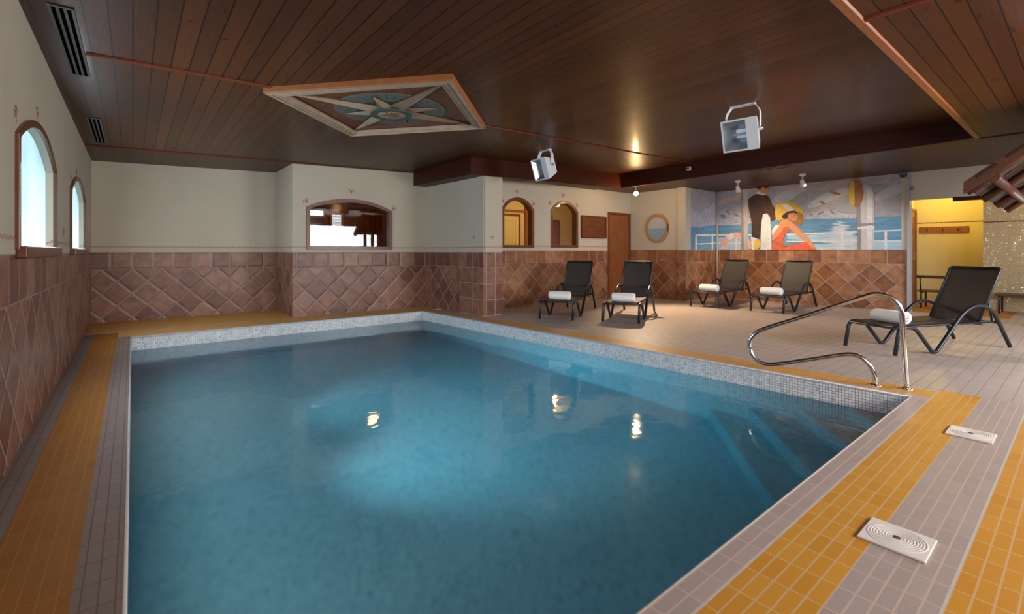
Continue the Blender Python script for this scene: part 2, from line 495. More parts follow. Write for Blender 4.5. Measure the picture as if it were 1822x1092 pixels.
def fillet(pts, r, k=7):
    """polyline with rounded corners; r may be a list"""
    P = [Vector(p) for p in pts]; out = [P[0]]
    for i in range(1, len(P) - 1):
        rr = r[i - 1] if isinstance(r, (list, tuple)) else r
        a = (P[i - 1] - P[i]); b = (P[i + 1] - P[i])
        d = min(rr, a.length * 0.49, b.length * 0.49)
        A = P[i] + a.normalized() * d; B = P[i] + b.normalized() * d
        for j in range(k + 1):
            t = j / k
            out.append(A * (1 - t) ** 2 + P[i] * 2 * t * (1 - t) + B * t * t)
    out.append(P[-1]); return out


# ------------------------------------------------------------------ walls with arched openings
def arch_fn(s0, s1, spring, top):
    """height of a segmental arch over [s0,s1]"""
    w = (s1 - s0) / 2; rise = top - spring; c = (s0 + s1) / 2
    R = (w * w + rise * rise) / (2 * rise)
    return lambda s: top - R + math.sqrt(max(0, R * R - (s - c) ** 2))

def wall(name, axis, K, s0, s1, tile_top, z1, openings=(), thick=0.15, side=1, mats=None, zbot=0.0):
    """axis 'x': plane x=K running along y; axis 'y': plane y=K along x.  The back is at K+side*thick.
    openings: (sa, sb, sill, spring, top or None)"""
    P = (lambda s, z, d=0.0: (K + d * side, s, z)) if axis == 'x' else (lambda s, z, d=0.0: (s, K + d * side, z))
    mb = MB(); mb.fixn = False
    br = {s0, s1}
    fns = []
    for (a, b, sill, spring, top) in openings:
        N = 16 if top else 1
        f = arch_fn(a, b, spring, top) if top else (lambda s, q=spring: q)
        fns.append((a, b, sill, f))
        for i in range(N + 1): br.add(a + (b - a) * i / N)
    br = sorted(br)
    for d in (0.0, thick):
        for a, b in zip(br[:-1], br[1:]):
            m = (a + b) / 2; op = None
            for (oa, ob, sill, f) in fns:
                if oa < m < ob: op = (sill, f(a), f(b)); break
            segs = []
            if op is None:
                segs = [(zbot, zbot, tile_top, tile_top, 0), (tile_top, tile_top, z1, z1, 1)] if tile_top > zbot else [(zbot, zbot, z1, z1, 1)]
            else:
                sill, fa, fb = op
                if sill > zbot:
                    if sill > tile_top:
                        segs += [(zbot, zbot, tile_top, tile_top, 0), (tile_top, tile_top, sill, sill, 1)]
                    else: segs += [(zbot, zbot, sill, sill, 0)]
                segs += [(fa, fb, z1, z1, 1)]
                if d == 0.0:
                    mb.face([P(a, fa), P(b, fb), P(b, fb, thick), P(a, fa, thick)], 1)
                    if sill > zbot: mb.face([P(a, sill), P(b, sill), P(b, sill, thick), P(a, sill, thick)], 1)
            for (za, zb, zc, zd, mt) in segs:
                mb.face([P(a, za, d), P(b, zb, d), P(b, zd, d), P(a, zc, d)], mt)
    for (a, b, sill, f) in fns:
        for s in (a, b):
            mb.face([P(s, sill), P(s, f(s)), P(s, f(s), thick), P(s, sill, thick)], 1)
    for s in (s0, s1):
        if tile_top > zbot: mb.face([P(s, zbot), P(s, tile_top), P(s, tile_top, thick), P(s, zbot, thick)], 0)
        mb.face([P(s, max(zbot, tile_top)), P(s, z1), P(s, z1, thick), P(s, max(zbot, tile_top), thick)], 1)
    mb.face([P(s0, z1), P(s1, z1), P(s1, z1, thick), P(s0, z1, thick)], 1)
    o = mb.build(name, mats or [M['tile'], M['plaster']])
    o['kind'] = 'structure'
    return o

W1 = (3.84, 5.46, 1.17, 1.80, 1.985)
W2 = (6.78, 8.55, 1.17, 1.80, 1.985)
WB = (2.41, 4.02, 1.19, 1.945, 2.125)
W3 = (5.80, 6.65, 1.23, 2.02, 2.26)
W4 = (7.16, 8.01, 1.24, 2.05, 2.28)
CZ = lambda x: 2.60 + 0.033 * (x + 0.5)
wall_left = wall('wall_left', 'x', -0.515, -3.0, 10.05, TT, 3.0, [W1, W2], 0.2, -1)
wall_back = wall('wall_back', 'y', 10.05, -0.7, 2.17, TT, 3.0, thick=0.15, side=1)
wall('wall_block_side', 'x', 2.1705, 8.805, 10.2, TT, 3.0, thick=0.12, side=1)
wall_block = wall('wall_block', 'y', 8.80, 2.17, 4.80, TT, 3.0, [WB], 0.14, 1)
wall('wall_recess', 'x', 4.80, 7.44, 8.80, TT, 3.0, thick=0.12, side=1)
wall_arches = wall('wall_arches', 'y', 7.50, 4.92, 9.99, TM - 0.02, 3.0, [W3, W4, (9.08, 9.99, -1, 2.12, None)], 0.14, 1,
     mats=[M['tile_mural'], M['plaster_m']])
wall_porthole = wall('wall_porthole', 'x', 9.99, 5.96, 7.64, TM, 3.0, thick=0.12, side=1, mats=[M['tile_mural'], M['plaster_c']])
wall('wall_mural_end', 'y', 5.96, 10.11, 11.43, TM, 3.0, thick=0.12, side=1, mats=[M['tile_mural'], M['plaster_c']])
wall('wall_mural', 'x', 11.43, 2.21, 6.08, TM, 3.0, thick=0.14, side=1, mats=[M['tile_mural'], M['plaster_c']])
wall('wall_header', 'x', 11.43, -3.0, 2.2095, 2.12, 3.0, thick=0.14, side=1, mats=[M['plaster_c'], M['plaster_c']], zbot=2.12)
wall('wall_front', 'y', -3.0, -0.7, 16.0, TT, 3.0, thick=0.15, side=-1)

# pilaster where the tiles change to squares
mb = MB()
mb.box(4.78, 5.21, 6.72, 7.4995, 0, TT, 0); mb.box(4.79, 5.20, 6.73, 7.4995, TT, 2.50, 1)
mb.box(4.805, 5.185, 6.695, 6.735, TT, 2.46, 1)
column = struct(mb, 'wall_pilaster', [M['tile_sq'], M['plaster']])
mb = MB(); mb.box(9.955, 9.99, 5.93, 6.13, 0, TM, 0); mb.box(9.955, 9.99, 5.93, 6.13, TM, 2.64, 1)
struct(mb, 'wall_end_pier', [M['tile_mural'], M['plaster_c']])
mb = MB(); mb.box(11.38, 11.57, 2.17, 2.2095, 0, 2.64)
struct(mb, 'trim_1', plain('grey painted edge', (0.34, 0.36, 0.40), 0.5))
mb = MB(); mb.tube([(11.405, 5.93, 0.0), (11.405, 5.93, 2.64)], 0.022, 10)
tag(mb.build('corner_pipe', plain('painted pipe', (0.40, 0.36, 0.33), 0.5)), 'thin painted vertical pipe in the corner where the mural turns', 'pipe')

# ------------------------------------------------------------------ ceilings
def ceil_face(mb, pts, z=None, mat=0):
    mb.face([(x, y, (CZ(x) if z is None else z)) for x, y in pts], mat)
    mb.face([(x, y, (CZ(x) if z is None else z) + 0.08) for x, y in reversed(pts)], mat)
mb = MB(); mb.fixn = False
ceil_face(mb, [(-0.7, 0.95), (8.6, 0.95), (8.6, 6.72), (4.5, 6.72), (4.5, 10.2), (-0.7, 10.2)])
struct(mb, 'ceiling', [M['ceil']])
mb = MB(); mb.fixn = False
ceil_face(mb, [(-0.7, -3.1), (16, -3.1), (16, 0.95), (-0.7, 0.95)], 2.64)
ceil_face(mb, [(8.6, 0.95), (16, 0.95), (16, 7.7), (8.6, 7.7)], 2.64)
ceil_face(mb, [(4.5, 6.72), (8.6, 6.72), (8.6, 7.7), (4.5, 7.7)], 2.62)
struct(mb, 'ceiling_lounge', [M['ceil_x']])
# beam around the raised ceiling
mb = MB()
def vslab(mb, a, b, za, zb, th, mat=0):
    (x0, y0), (x1, y1) = a, b; d = Vector((x1 - x0, y1 - y0, 0)).normalized(); n = Vector((-d.y, d.x, 0)) * th
    P = [Vector((x0, y0, za[0])), Vector((x1, y1, zb[0])), Vector((x1, y1, zb[1])), Vector((x0, y0, za[1]))]
    Q = [p + n for p in P]
    mb.face(P, mat); mb.face(list(reversed(Q)), mat)
    for i in range(4): mb.face([P[i], Q[i], Q[(i + 1) % 4], P[(i + 1) % 4]], mat)
vslab(mb, (4.5, 8.7995), (4.5, 6.995), (2.50, 2.9), (2.474, 2.9), 0.30)
struct(mb, 'trim_2', M['beam'])
mb = MB(); vslab(mb, (4.5, 6.69), (8.58, 6.69), (2.47, 2.98), (2.57, 2.98), 0.30)
struct(mb, 'trim_3', M['beam'])
mb = MB(); vslab(mb, (8.58, 6.69), (8.62, 0.97), (2.58, 2.98), (2.64, 2.98), 0.09)
struct(mb, 'trim_4', M['beam'])
def strip(name, a, b, w, h, zf, mat):
    mb = MB(); a = Vector((*a, 0)); b = Vector((*b, 0)); d = (b - a).normalized(); n = Vector((-d.y, d.x, 0)) * w / 2
    rows = []
    for p in (a, b):
        z = zf(p.x)
        rows.append([(p - n) + Vector((0, 0, z)), (p - n * 0.7) + Vector((0, 0, z - h)), (p + n * 0.7) + Vector((0, 0, z - h)), (p + n) + Vector((0, 0, z))])
    mb.grid(rows, 0, closed=True, smooth=False)
    return struct(mb, name, mat)
strip('trim_5', (-0.27, 4.66), (8.55, 4.98), 0.035, 0.014, CZ, M['redtrim'])
strip('trim_6', (-0.5, 8.62), (4.5, 8.72), 0.04, 0.014, CZ, M['redtrim'])
strip('trim_7', (0.5, 0.95), (8.62, 0.95), 0.07, 0.02, lambda x: 2.645, M['orangewood'])
strip('trim_8', (3.66, 0.93), (3.50, -3.0), 0.06, 0.014, lambda x: 2.642, M['redtrim'])
strip('trim_9', (8.7, 0.95), (8.7, -3.0), 0.05, 0.012, lambda x: 2.642, M['redtrim'])

# ------------------------------------------------------------------ floor and pool
XR = lambda y: 4.355 + (8.13 - y) * 0.0623
PN = (0.905); PB0, PB1 = 8.09, 8.13      # near edge, back edge (left, right)
PX = -0.025
def q(mb, pts, mat, z=0.0): mb.face([(x, y, z) for x, y in pts], mat)
mb = MB(); mb.fixn = False
YE, GR, YL, GL, LO, GT = 0, 1, 2, 3, 4, 5
# left strips
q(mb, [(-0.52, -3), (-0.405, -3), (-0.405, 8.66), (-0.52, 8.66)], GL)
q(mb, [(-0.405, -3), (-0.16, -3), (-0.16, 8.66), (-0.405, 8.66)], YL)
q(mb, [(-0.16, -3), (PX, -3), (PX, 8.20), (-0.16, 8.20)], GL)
# near side
def xr(y, o): return (XR(y) + o, y)
q(mb, [(PX, 0.80), (XR(.8) + .07, 0.80), (XR(PN) + .07, PN), (PX, PN)], GR)
q(mb, [(PX, 0.792), (5.12, 0.792), (5.12, 0.80), (PX, 0.80)], GT)
q(mb, [(PX, 0.55), (5.2, 0.55), (5.2, 0.792), (PX, 0.792)], YE)
q(mb, [(PX, 0.308), (5.2, 0.308), (5.2, 0.55), (PX, 0.55)], GR)
q(mb, [(PX, 0.300), (5.2, 0.300), (5.2, 0.308), (PX, 0.308)], GT)
q(mb, [(PX, -3), (5.2, -3), (5.2, 0.300), (PX, 0.300)], YE)
# far (lounge) side
q(mb, [xr(PN, 0), xr(PN, .07), xr(PB1, .07), xr(PB1, 0)], GR)
q(mb, [xr(PN, .07), (5.12, PN), xr(7.4, .28), xr(PB1, .28), xr(PB1, .07)], YE)
q(mb, [(XR(.8) + .07, 0.80), (5.12, 0.80), (5.12, PN), (XR(PN) + .07, PN)], YE)
q(mb, [(5.12, 0.792), (16, 0.792), (16, 8.3), (xr(7.4, .28)[0], 7.4), (5.12, PN)], LO)
q(mb, [(5.2, -3), (16, -3), (16, 0.792), (5.2, 0.792)], LO)
q(mb, [xr(7.4, .28), (6, 7.7), (6, 8.3), xr(PB1, .28)], LO)
# back side
q(mb, [(PX, PB0), xr(PB1, 0), xr(PB1, .28), (xr(PB1, .28)[0], 8.20), (PX, 8.20)], GR)
q(mb, [(-0.16, 8.20), (5.0, 8.20), (5.0, 8.66), (-0.16, 8.66)], YE)
q(mb, [(-0.52, 8.66), (5.0, 8.66), (5.0, 8.76), (-0.52, 8.76)], GR)
q(mb, [(-0.52, 8.76), (5.0, 8.76), (5.0, 10.2), (-0.52, 10.2)], YE)
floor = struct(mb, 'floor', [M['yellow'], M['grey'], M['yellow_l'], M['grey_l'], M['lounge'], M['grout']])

ZW = -0.18
pool = [(PX, PN), xr(PN, 0), xr(PB1, 0), (PX, PB0)]
mb = MB(); mb.fixn = False
ZB = -1.45
for i in range(4):
    a, b = pool[i], pool[(i + 1) % 4]
    mb.face([(*a, ZB), (*b, ZB), (*b, -0.001), (*a, -0.001)], 1 if i == 1 else 0)
mb.face([(*p, ZB) for p in pool], 0)
# corner steps, each tread a triangle across the corner
corner = Vector((XR(PN), PN))
for k, (dy, z) in enumerate([(1.63, -1.17), (1.22, -0.88), (0.80, -0.55), (0.42, -0.205)]):
    a = (corner.x - dy * 1.12, PN); b = xr(PN + dy, 0); c = (corner.x, PN)
    zl = ZB
    mb.face([(*a, z), (*c, z), (*b, z)], 0)
    mb.face([(*a, z), (*b, z), (*b, zl), (*a, zl)], 0)
struct(mb, 'floor_pool_basin', [M['mosaic'], M['mosaic_worn']])
# white lip under the deck tiles
mb = MB()
L = 0.012
for i in range(4):
    a, b = Vector(pool[i]), Vector(pool[(i + 1) % 4]); d = (b - a).normalized(); n = Vector((-d.y, d.x))
    mb.tube([(a.x + n.x * 0.003, a.y + n.y * 0.003, -0.006), (b.x + n.x * 0.003, b.y + n.y * 0.003, -0.006)], 0.008, 8)
struct(mb, 'trim_10', M['grout'])
mb = MB(); e = 0.01
W = [(PX - e, PN - e), (XR(PN) + e, PN - e), (XR(PB1) + e, PB1 + e), (PX - e, PB0 + e)]
mb.prism(W, lambda a, b: (a, b, ZB - 0.05), lambda a, b: (a, b, ZW))
wtr = mb.build('pool_water', M['water'])
tag(wtr, 'calm blue water filling the sunken swimming pool', 'water', kind='stuff')

# ------------------------------------------------------------------ windows
def arch_outline(a, b, sill, spring, top, n=20):
    f = arch_fn(a, b, spring, top)
    return [(a, sill), (b, sill)] + [(b + (a - b) * i / n, f(b + (a - b) * i / n)) for i in range(n + 1)]
def arch_ring(mb, o, i, P0, P1, mat=0):
    """frame between outer outline o and inner outline i (same point count)"""
    n = len(o)
    for k in range(n):
        k2 = (k + 1) % n
        A = [P1(*o[k]), P1(*o[k2]), P1(*i[k2]), P1(*i[k])]
        B = [P0(*o[k]), P0(*o[k2]), P0(*i[k2]), P0(*i[k])]
        mb.face(A, mat); mb.face(list(reversed(B)), mat)
        mb.face([A[0], B[0], B[1], A[1]], mat); mb.face([A[2], B[2], B[3], A[3]], mat)
def arch_window(name, axis, K, side, W, fw, proj, depth, pane_mat, glass_d, sill_part=False):
    a, b, sill, spring, top = W
    P = (lambda d: (lambda s, z: (K + d * side, s, z))) if axis == 'x' else (lambda d: (lambda s, z: (s, K + d * side, z)))
    c = ((a + b) / 2, sill)
    root = empty(name, P(0)(*c)); root['kind'] = 'structure'
    def put(mb, nm, m, bev=0.0):
        o = mb.build(nm, m, root, loc=root.location.copy(), bevel=bev); o.location = (0, 0, 0); return o
    mb = MB()
    out = arch_outline(a - 0.01, b + 0.01, sill - 0.01, spring, top + 0.01)
    inn = arch_outline(a + fw, b - fw, sill + fw, spring - fw * 0.6, top - fw)
    if sill_part:      # casing planted on the wall round the plastered reveal
        out = arch_outline(a - fw, b + fw, sill - 0.01, spring + fw * 0.4, top + fw)
        inn = arch_outline(a + 0.004, b - 0.004, sill + 0.01, spring, top - 0.004)
    arch_ring(mb, out, inn, P(depth), P(-proj))
    put(mb, 'window_frame', M['frame'], 0.004)
    mb = MB(); pan = arch_outline(a + 0.005, b - 0.005, sill + 0.005, spring, top - 0.005)
    mb.prism(pan, P(glass_d), P(glass_d + 0.006)); put(mb, 'pane', pane_mat)
    if sill_part:
        mb = MB(); s = a - 0.03, b + 0.03
        q0 = (K, K - side * 0.05); q1 = sorted(q0)
        if axis == 'x': mb.box(q1[0], q1[1], s[0], s[1], sill - 0.06, sill + 0.012)
        else: mb.box(s[0], s[1], q1[0], q1[1], sill - 0.06, sill + 0.012)
        put(mb, 'window_sill', M['frame'], 0.008)
    return root
arch_window('window_1', 'x', -0.515, -1, W1, 0.045, 0.02, 0.004, M['frost'], 0.05, True)
arch_window('window_2', 'x', -0.515, -1, W2, 0.045, 0.02, 0.004, M['frost'], 0.05, True)
arch_window('window_3', 'y', 8.80, 1, WB, 0.055, 0.015, 0.13, M['glass'], 0.07)
arch_window('window_4', 'y', 7.50, 1, W3, 0.05, 0.015, 0.13, M['glass'], 0.07)
arch_window('window_5', 'y', 7.50, 1, W4, 0.05, 0.015, 0.13, M['glass'], 0.07)

# painted stencil motifs on the plaster around the windows
def motif(mb, P, s, z, r, rot, mirror=1):
    for (du, dv, rr, n) in ((0, 0, 0.42, 7), (0.55, 0.45, 0.22, 6), (-0.55, 0.5, 0.22, 6), (0, 0.75, 0.18, 5), (0.0, -0.6, 0.14, 5), (0.9, 0.1, 0.12, 5), (-0.9, 0.15, 0.12, 5)):
        ca, sa = math.cos(rot), math.sin(rot)
        cu, cv = (du * ca - dv * sa) * r * mirror, (du * sa + dv * ca) * r
        poly = [(s + cu + math.cos(2 * PI * k / n + du) * rr * r * (0.8 + 0.35 * (k % 2)), z + cv + math.sin(2 * PI * k / n + du) * rr * r) for k in range(n)]
        mb.prism(poly, P(0.0005), P(0.002))
M['stencil'] = plain('faded red stencil paint', (0.40, 0.13, 0.09), 0.9)
def motifs(parent, axis, K, side, pix, r=0.065):
    mb = MB()
    P = (lambda d: (lambda s, z: (K + d * side, s, z))) if axis == 'x' else (lambda d: (lambda s, z: (s, K + d * side, z)))
    for px, py, rot in pix:
        p = onx(px, py, K) if axis == 'x' else ony(px, py, K)
        motif(mb, P, p[1] if axis == 'x' else p[0], p[2], r, rot)
    mb.build('stencil_motif', M['stencil'], parent)
motifs(wall_block, 'y', 8.80, -1, [(625, 341, 0), (545, 358, 0.7), (700, 371, -0.7)])
motifs(wall_arches, 'y', 7.50, -1, [(895, 358, 0.6), (920, 342, 0), (949, 363, -0.6), (979, 362, 0.6), (1002, 348, 0), (1026, 366, -0.6)])
motifs(wall_left, 'x', -0.515, 1, [(28, 203, 0.5), (66, 203, -0.3), (113, 415, 0), (126, 318, 0.4), (136, 308, 0)], 0.06)
motifs(column, 'y', 6.695, -1, [(876, 423, 0)], 0.045)
motifs(column, 'x', 4.79, -1, [(843, 423, 0)], 0.045)

# ------------------------------------------------------------------ rooms behind the glass
M['sauna'] = plank_wood('dark panelled boards', 0.14, 'v', (0.10, 0.028, 0.009), (0.19, 0.058, 0.02), 0.35, 0.004, 0.3)
mb = MB(); mb.fixn = False
x0, x1, y0, y1 = 2.32, 5.55, 8.95, 11.4
mb.face([(x0, y1, 0), (x1, y1, 0), (x1, y1, 2.6), (x0, y1, 2.6)], 0)
mb.face([(x0, y0, 0), (x0, y1, 0), (x0, y1, 2.6), (x0, y0, 2.6)], 0)
mb.face([(x1, y0, 0), (x1, y1, 0), (x1, y1, 2.6), (x1, y0, 2.6)], 0)
mb.face([(x0, y0, 2.6), (x1, y0, 2.6), (x1, y1, 2.6), (x0, y1, 2.6)], 0)
mb.face([(x0, y0, 0), (x1, y0, 0), (x1, y1, 0), (x0, y1, 0)], 0)
mb.face([(4.8, y0, 0), (x1, y0, 0), (x1, y0, 2.6), (4.8, y0, 2.6)], 0)
struct(mb, 'wall_panelled_room', M['sauna'])
M['daypane'] = emit('daylight behind pane', (0.85, 0.93, 1.0), 1.9)
def plain_window(name, x0, x1, z0, z1, y, blind=None):
    root = empty(name, ((x0 + x1) / 2, y, z0)); root['kind'] = 'structure'
    L = root.location.copy()
    mb = MB()
    for a in ((x0 - .05, x0, z0 - .05, z1 + .05), (x1, x1 + .05, z0 - .05, z1 + .05), (x0, x1, z0 - .05, z0), (x0, x1, z1, z1 + .05)):
        mb.box(a[0], a[1], y - 0.05, y - 0.001, a[2], a[3])
    mb.build('window_frame', M['orangewood'], root, loc=L).location = (0, 0, 0)
    mb = MB(); mb.box(x0, x1, y - 0.02, y - 0.01, z0, z1); mb.build('pane', M['daypane'], root, loc=L).location = (0, 0, 0)
    if blind:
        mb = MB()
        zz = z1 - 0.01
        while zz > blind:
            mb.box(x0, x1, y - 0.045, y - 0.03, zz - 0.018, zz); zz -= 0.026
        mb.build('blind', plain('brown blind slats', (0.30, 0.14, 0.09), 0.5), root, loc=L).location = (0, 0, 0)
plain_window('window_6', 2.95, 3.36, 1.22, 1.76, 11.4)
plain_window('window_7', 2.95, 3.48, 1.98, 2.10, 11.4)
plain_window('window_8', 3.68, 3.90, 1.22, 2.02, 11.4, 1.76)
# armchair-like curtain in front of the window: a pale cloth hung on a rail
mb = MB(); rows = []
for k in range(9):
    z = 1.16 + k * 0.06
    rows.append([(3.45 + j * 0.05, 10.9 + 0.02 * math.sin(j * 1.9), z) for j in range(13)])
mb.grid(rows)
t = NT('sheer cloth'); bs = t.n('ShaderNodeBsdfTranslucent'); bs.inputs[0].default_value = (0.42, 0.32, 0.3, 1)
tr = t.n('ShaderNodeBsdfTransparent'); mx = t.n('ShaderNodeMixShader'); mx.inputs[0].default_value = 0.4
t.link(tr.outputs[0], mx.inputs[1]); t.link(bs.outputs[0], mx.inputs[2]); t.link(mx.outputs[0], t.out.inputs[0])
cur = empty('cafe_curtain', (3.45, 10.9, 1.64)); tag(cur, 'short sheer curtain hung in the panelled room behind the wide arched window', 'curtain')
mb.build('cloth', t.m, cur, loc=cur.location.copy()).location = (0, 0, 0)
mb = MB(); mb.tube([(2.33, 10.9, 1.65), (5.54, 10.9, 1.65)], 0.008, 8); mb.build('curtain_rail', M['dark'], cur, loc=cur.location.copy()).location = (0, 0, 0)

# hall behind the two small arched windows
mb = MB(); mb.fixn = False
hx0, hx1, hy0, hy1 = 5.56, 12.2, 7.66, 10.5
mb.face([(hx0, hy1, 0), (hx1, hy1, 0), (hx1, hy1, 2.6), (hx0, hy1, 2.6)])
mb.face([(hx0, hy0, 0), (hx0, hy1, 0), (hx0, hy1, 2.6), (hx0, hy0, 2.6)])
mb.face([(hx1, hy0, 0), (hx1, hy1, 0), (hx1, hy1, 2.6), (hx1, hy0, 2.6)])
mb.face([(hx0, hy0, 2.6), (hx1, hy0, 2.6), (hx1, hy1, 2.6), (hx0, hy1, 2.6)])
mb.face([(hx0, hy0, 0), (hx1, hy0, 0), (hx1, hy1, 0), (hx0, hy1, 0)])
struct(mb, 'wall_hall', plaster('warm cream plaster', (0.62, 0.50, 0.30), stencil=False))
def door_obj(name, x0, x1, y, z1, panels, mat, handle_side=-1, facing=-1, th=0.05, frame=0.06, arched=False):
    root = empty(name, ((x0 + x1) / 2, y, 0)); root['kind'] = 'structure'; L = root.location.copy()
    def put(mb, nm, m, bev=0.0, par=None):
        o = mb.build(nm, m, root, loc=L, bevel=bev); o.location = (0, 0, 0); return o
    f = facing
    def bx(mb, a, b, d0, d1, c, d): mb.box(a, b, min(y + d0 * f, y + d1 * f), max(y + d0 * f, y + d1 * f), c, d)
    mb = MB()
    bx(mb, x0, x0 + frame, -0.06, 0.03, 0, z1); bx(mb, x1 - frame, x1, -0.06, 0.03, 0, z1); bx(mb, x0 + frame, x1 - frame, -0.06, 0.03, z1 - frame, z1)
    put(mb, 'door_frame', M['frame'], 0.004)
    a, b = x0 + frame + 0.003, x1 - frame - 0.003; st = 0.11
    mb = MB()
    bx(mb, a, a + st, -0.03, 0.012, 0.005, z1 - frame); bx(mb, b - st, b, -0.03, 0.012, 0.005, z1 - frame)
    zs = [0.005] + panels + [z1 - frame - 0.003]
    for k, zc in enumerate(zs):
        c, d = (zc, zc + 0.16) if k == 0 else (zc - 0.12, zc) if k == len(zs) - 1 else (zc - 0.06, zc + 0.06)
        bx(mb, a + st, b - st, -0.03, 0.012, c, d)
    bx(mb, a + st, b - st, -0.02, -0.004, 0.16, z1 - frame - 0.1)
    n = 5; w = (b - a - 2 * st) / n
    for k in range(n): bx(mb, a + st + w * k + 0.004, a + st + w * (k + 1) - 0.004, -0.01, 0.001, 0.16, z1 - frame - 0.12)
    put(mb, 'door_leaf', mat, 0.003)
    hx = a + 0.055 if handle_side < 0 else b - 0.055
    mb = MB(); bx(mb, hx - 0.018, hx + 0.018, 0.012, 0.018, 0.95, 1.12)
    mb.tube(fillet([(hx, y + f * 0.015, 1.06), (hx, y + f * 0.06, 1.06), (hx - handle_side * 0.10, y + f * 0.06, 1.06)], 0.02), 0.008, 8)
    put(mb, 'door_handle', plain('brass', (0.55, 0.38, 0.16), 0.3, 1.0))
    return root
door_obj('door_1', 9.082, 9.985, 7.52, 2.115, [0.98], M['orangewood'])
door_obj('door_2', 7.85, 8.77, 10.49, 2.22, [1.0], M['yellowwall'])
door_obj('door_3', 9.45, 10.37, 10.49, 2.12, [1.0], M['orangewood'])
mb = MB(); mb.box(8.93, 9.03, 10.40, 10.499, 0, 2.6); struct(mb, 'trim_11', M['orangewood'])
mb = MB(); mb.box(7.0, 8.93, 10.43, 10.499, 2.28, 2.34); struct(mb, 'trim_12', M['orangewood'])

# changing room seen through the opening on the right
mb = MB(); mb.fixn = False
mb.face([(14.0, 1.356, 0), (14.0, 2.55, 0), (14.0, 2.55, 2.64), (14.0, 1.356, 2.64)], 0)
struct(mb, 'wall_changing_room', M['yellowwall']); mb = MB(); mb.fixn = False
mb.face([(11.58, 2.55, 0), (14.0, 2.55, 0), (14.0, 2.55, 2.64), (11.58, 2.55, 2.64)], 0)
struct(mb, 'wall_changing_room', M['yellowwall']); mb = MB(); mb.fixn = False
mb.face([(13.0, 1.356, 0), (14.0, 1.356, 0), (14.0, 1.356, 2.64), (13.0, 1.356, 2.64)], 0)
struct(mb, 'wall_changing_room', M['yellowwall'])
t = NT('glossy wavy white tiles'); u, v = t.uv(); o = t.comb(u, v)
A = t.math('DIVIDE', u, 0.145); B = t.math('DIVIDE', v, 0.145); g = t.math('MAXIMUM', t.edge(A, 0.012), t.edge(B, 0.012))
nn = t.noise(o, 15, 1, 0.4, 0.3)
line = t.math('LESS_THAN', t.math('ABSOLUTE', t.math('SUBTRACT', v, 1.72)), 0.012)
c = t.mix(g, (0.44, 0.34, 0.20), (0.34, 0.26, 0.15)); c = t.mix(line, c, (0.14, 0.06, 0.03))
M['wavy'] = t.bsdf(c, 0.07, height=nn, bump=0.7, dist=0.022, spec=0.9)
mb = MB(); mb.fixn = False
mb.face([(13.0, -3, 0), (13.0, 1.356, 0), (13.0, 1.356, 2.64), (13.0, -3, 2.64)], 0)
struct(mb, 'wall_shower', M['wavy'])
mb = MB()
for k in range(60):
    a = 1.36 + k * 0.02
    mb.box(13.992, 13.9995, a, a + 0.017, 1.785 + 0.006 * math.sin(k * 1.7), 1.80 + 0.006 * math.sin(k * 1.7))
struct(mb, 'trim_13', plain('dark mosaic border', (0.16, 0.07, 0.03), 0.5))
mb = MB(); mb.box(11.6, 14, 0.9, 2.54, 0.001, 0.004); struct(mb, 'floor_changing_room', M['orangefloor'])
# wooden door standing in the side wall of the changing room
door_obj('door_4', 12.92, 13.9, 2.55, 2.10, [1.0], M['orangewood'], handle_side=1)
mb = MB(); mb.box(11.57, 11.66, -0.2, 1.60, 2.06, 2.16); struct(mb, 'trim_14', M['beam'])
root = empty('coat_rack', (14.0, 2.1, 1.62)); tag(root, 'long wooden coat rack board with small hooks on the yellow wall', 'coat rack')
a = onx(1634, 410, 13.98); b = onx(1724, 410, 13.98); L = root.location.copy()
mb = MB(); mb.box(13.97, 13.997, b[1], a[1] - 0.02, 1.56, 1.70); mb.build('board', M['orangewood'], root, loc=L, bevel=0.005).location = (0, 0, 0)
for k in range(3):
    yy = b[1] + (a[1] - b[1]) * (0.2 + 0.3 * k); mb = MB()
    mb.tube(fillet([(13.97, yy, 1.65), (13.92, yy, 1.64), (13.90, yy, 1.60), (13.89, yy, 1.66)], 0.02), 0.008, 8)
    mb.build('hook', M['dark'], root, loc=L).location = (0, 0, 0)
# benches
def bench(name, label, x0, x1, y0, y1, zs, back=None):
    root = empty(name, ((x0 + x1) / 2, (y0 + y1) / 2, 0)); tag(root, label, 'bench'); L = root.location.copy()
    n = 4; w = (x1 - x0) / n
    for k in range(n):
        mb = MB(); mb.box(x0 + w * k + 0.008, x0 + w * (k + 1) - 0.008, y0, y1, zs - 0.03, zs); mb.build('seat_slat', M['darkwood'], root, loc=L, bevel=0.004).location = (0, 0, 0)
    for yy in (y0 + 0.06, y1 - 0.06):
        mb = MB()
        hi = back or zs - 0.03
        mb.tube(fillet([(x0 + 0.03, yy, 0.0), (x0 + 0.03, yy, zs - 0.045), (x1 - 0.03, yy, zs - 0.045), (x1 - 0.03, yy, 0.0)], 0.04), 0.016, 8)
        if back: mb.tube([(x0 + 0.03, yy, zs - 0.05), (x0 - 0.06, yy, back)], 0.014, 8)
        mb.build('leg', M['dark'], root, loc=L).location = (0, 0, 0)
    if back:
        mb = MB(); mb.box(x0 - 0.08, x0 - 0.05, y0, y1, back - 0.05, back + 0.01); mb.build('back_rail', M['darkwood'], root, loc=L, bevel=0.004).location = (0, 0, 0)
M['darkwood'] = wood('dark stained slats', (0.035, 0.018, 0.01), (0.07, 0.035, 0.02), 0.5, axis=1)
bench('slatted_bench', 'dark slatted bench with a back rail in front of the yellow wall', 12.45, 12.95, 1.50, 2.26, 0.36, 0.66)
bench('slatted_bench', 'long low dark bench along the glossy shower tiles', 12.45, 12.95, -1.2, 1.15, 0.36)

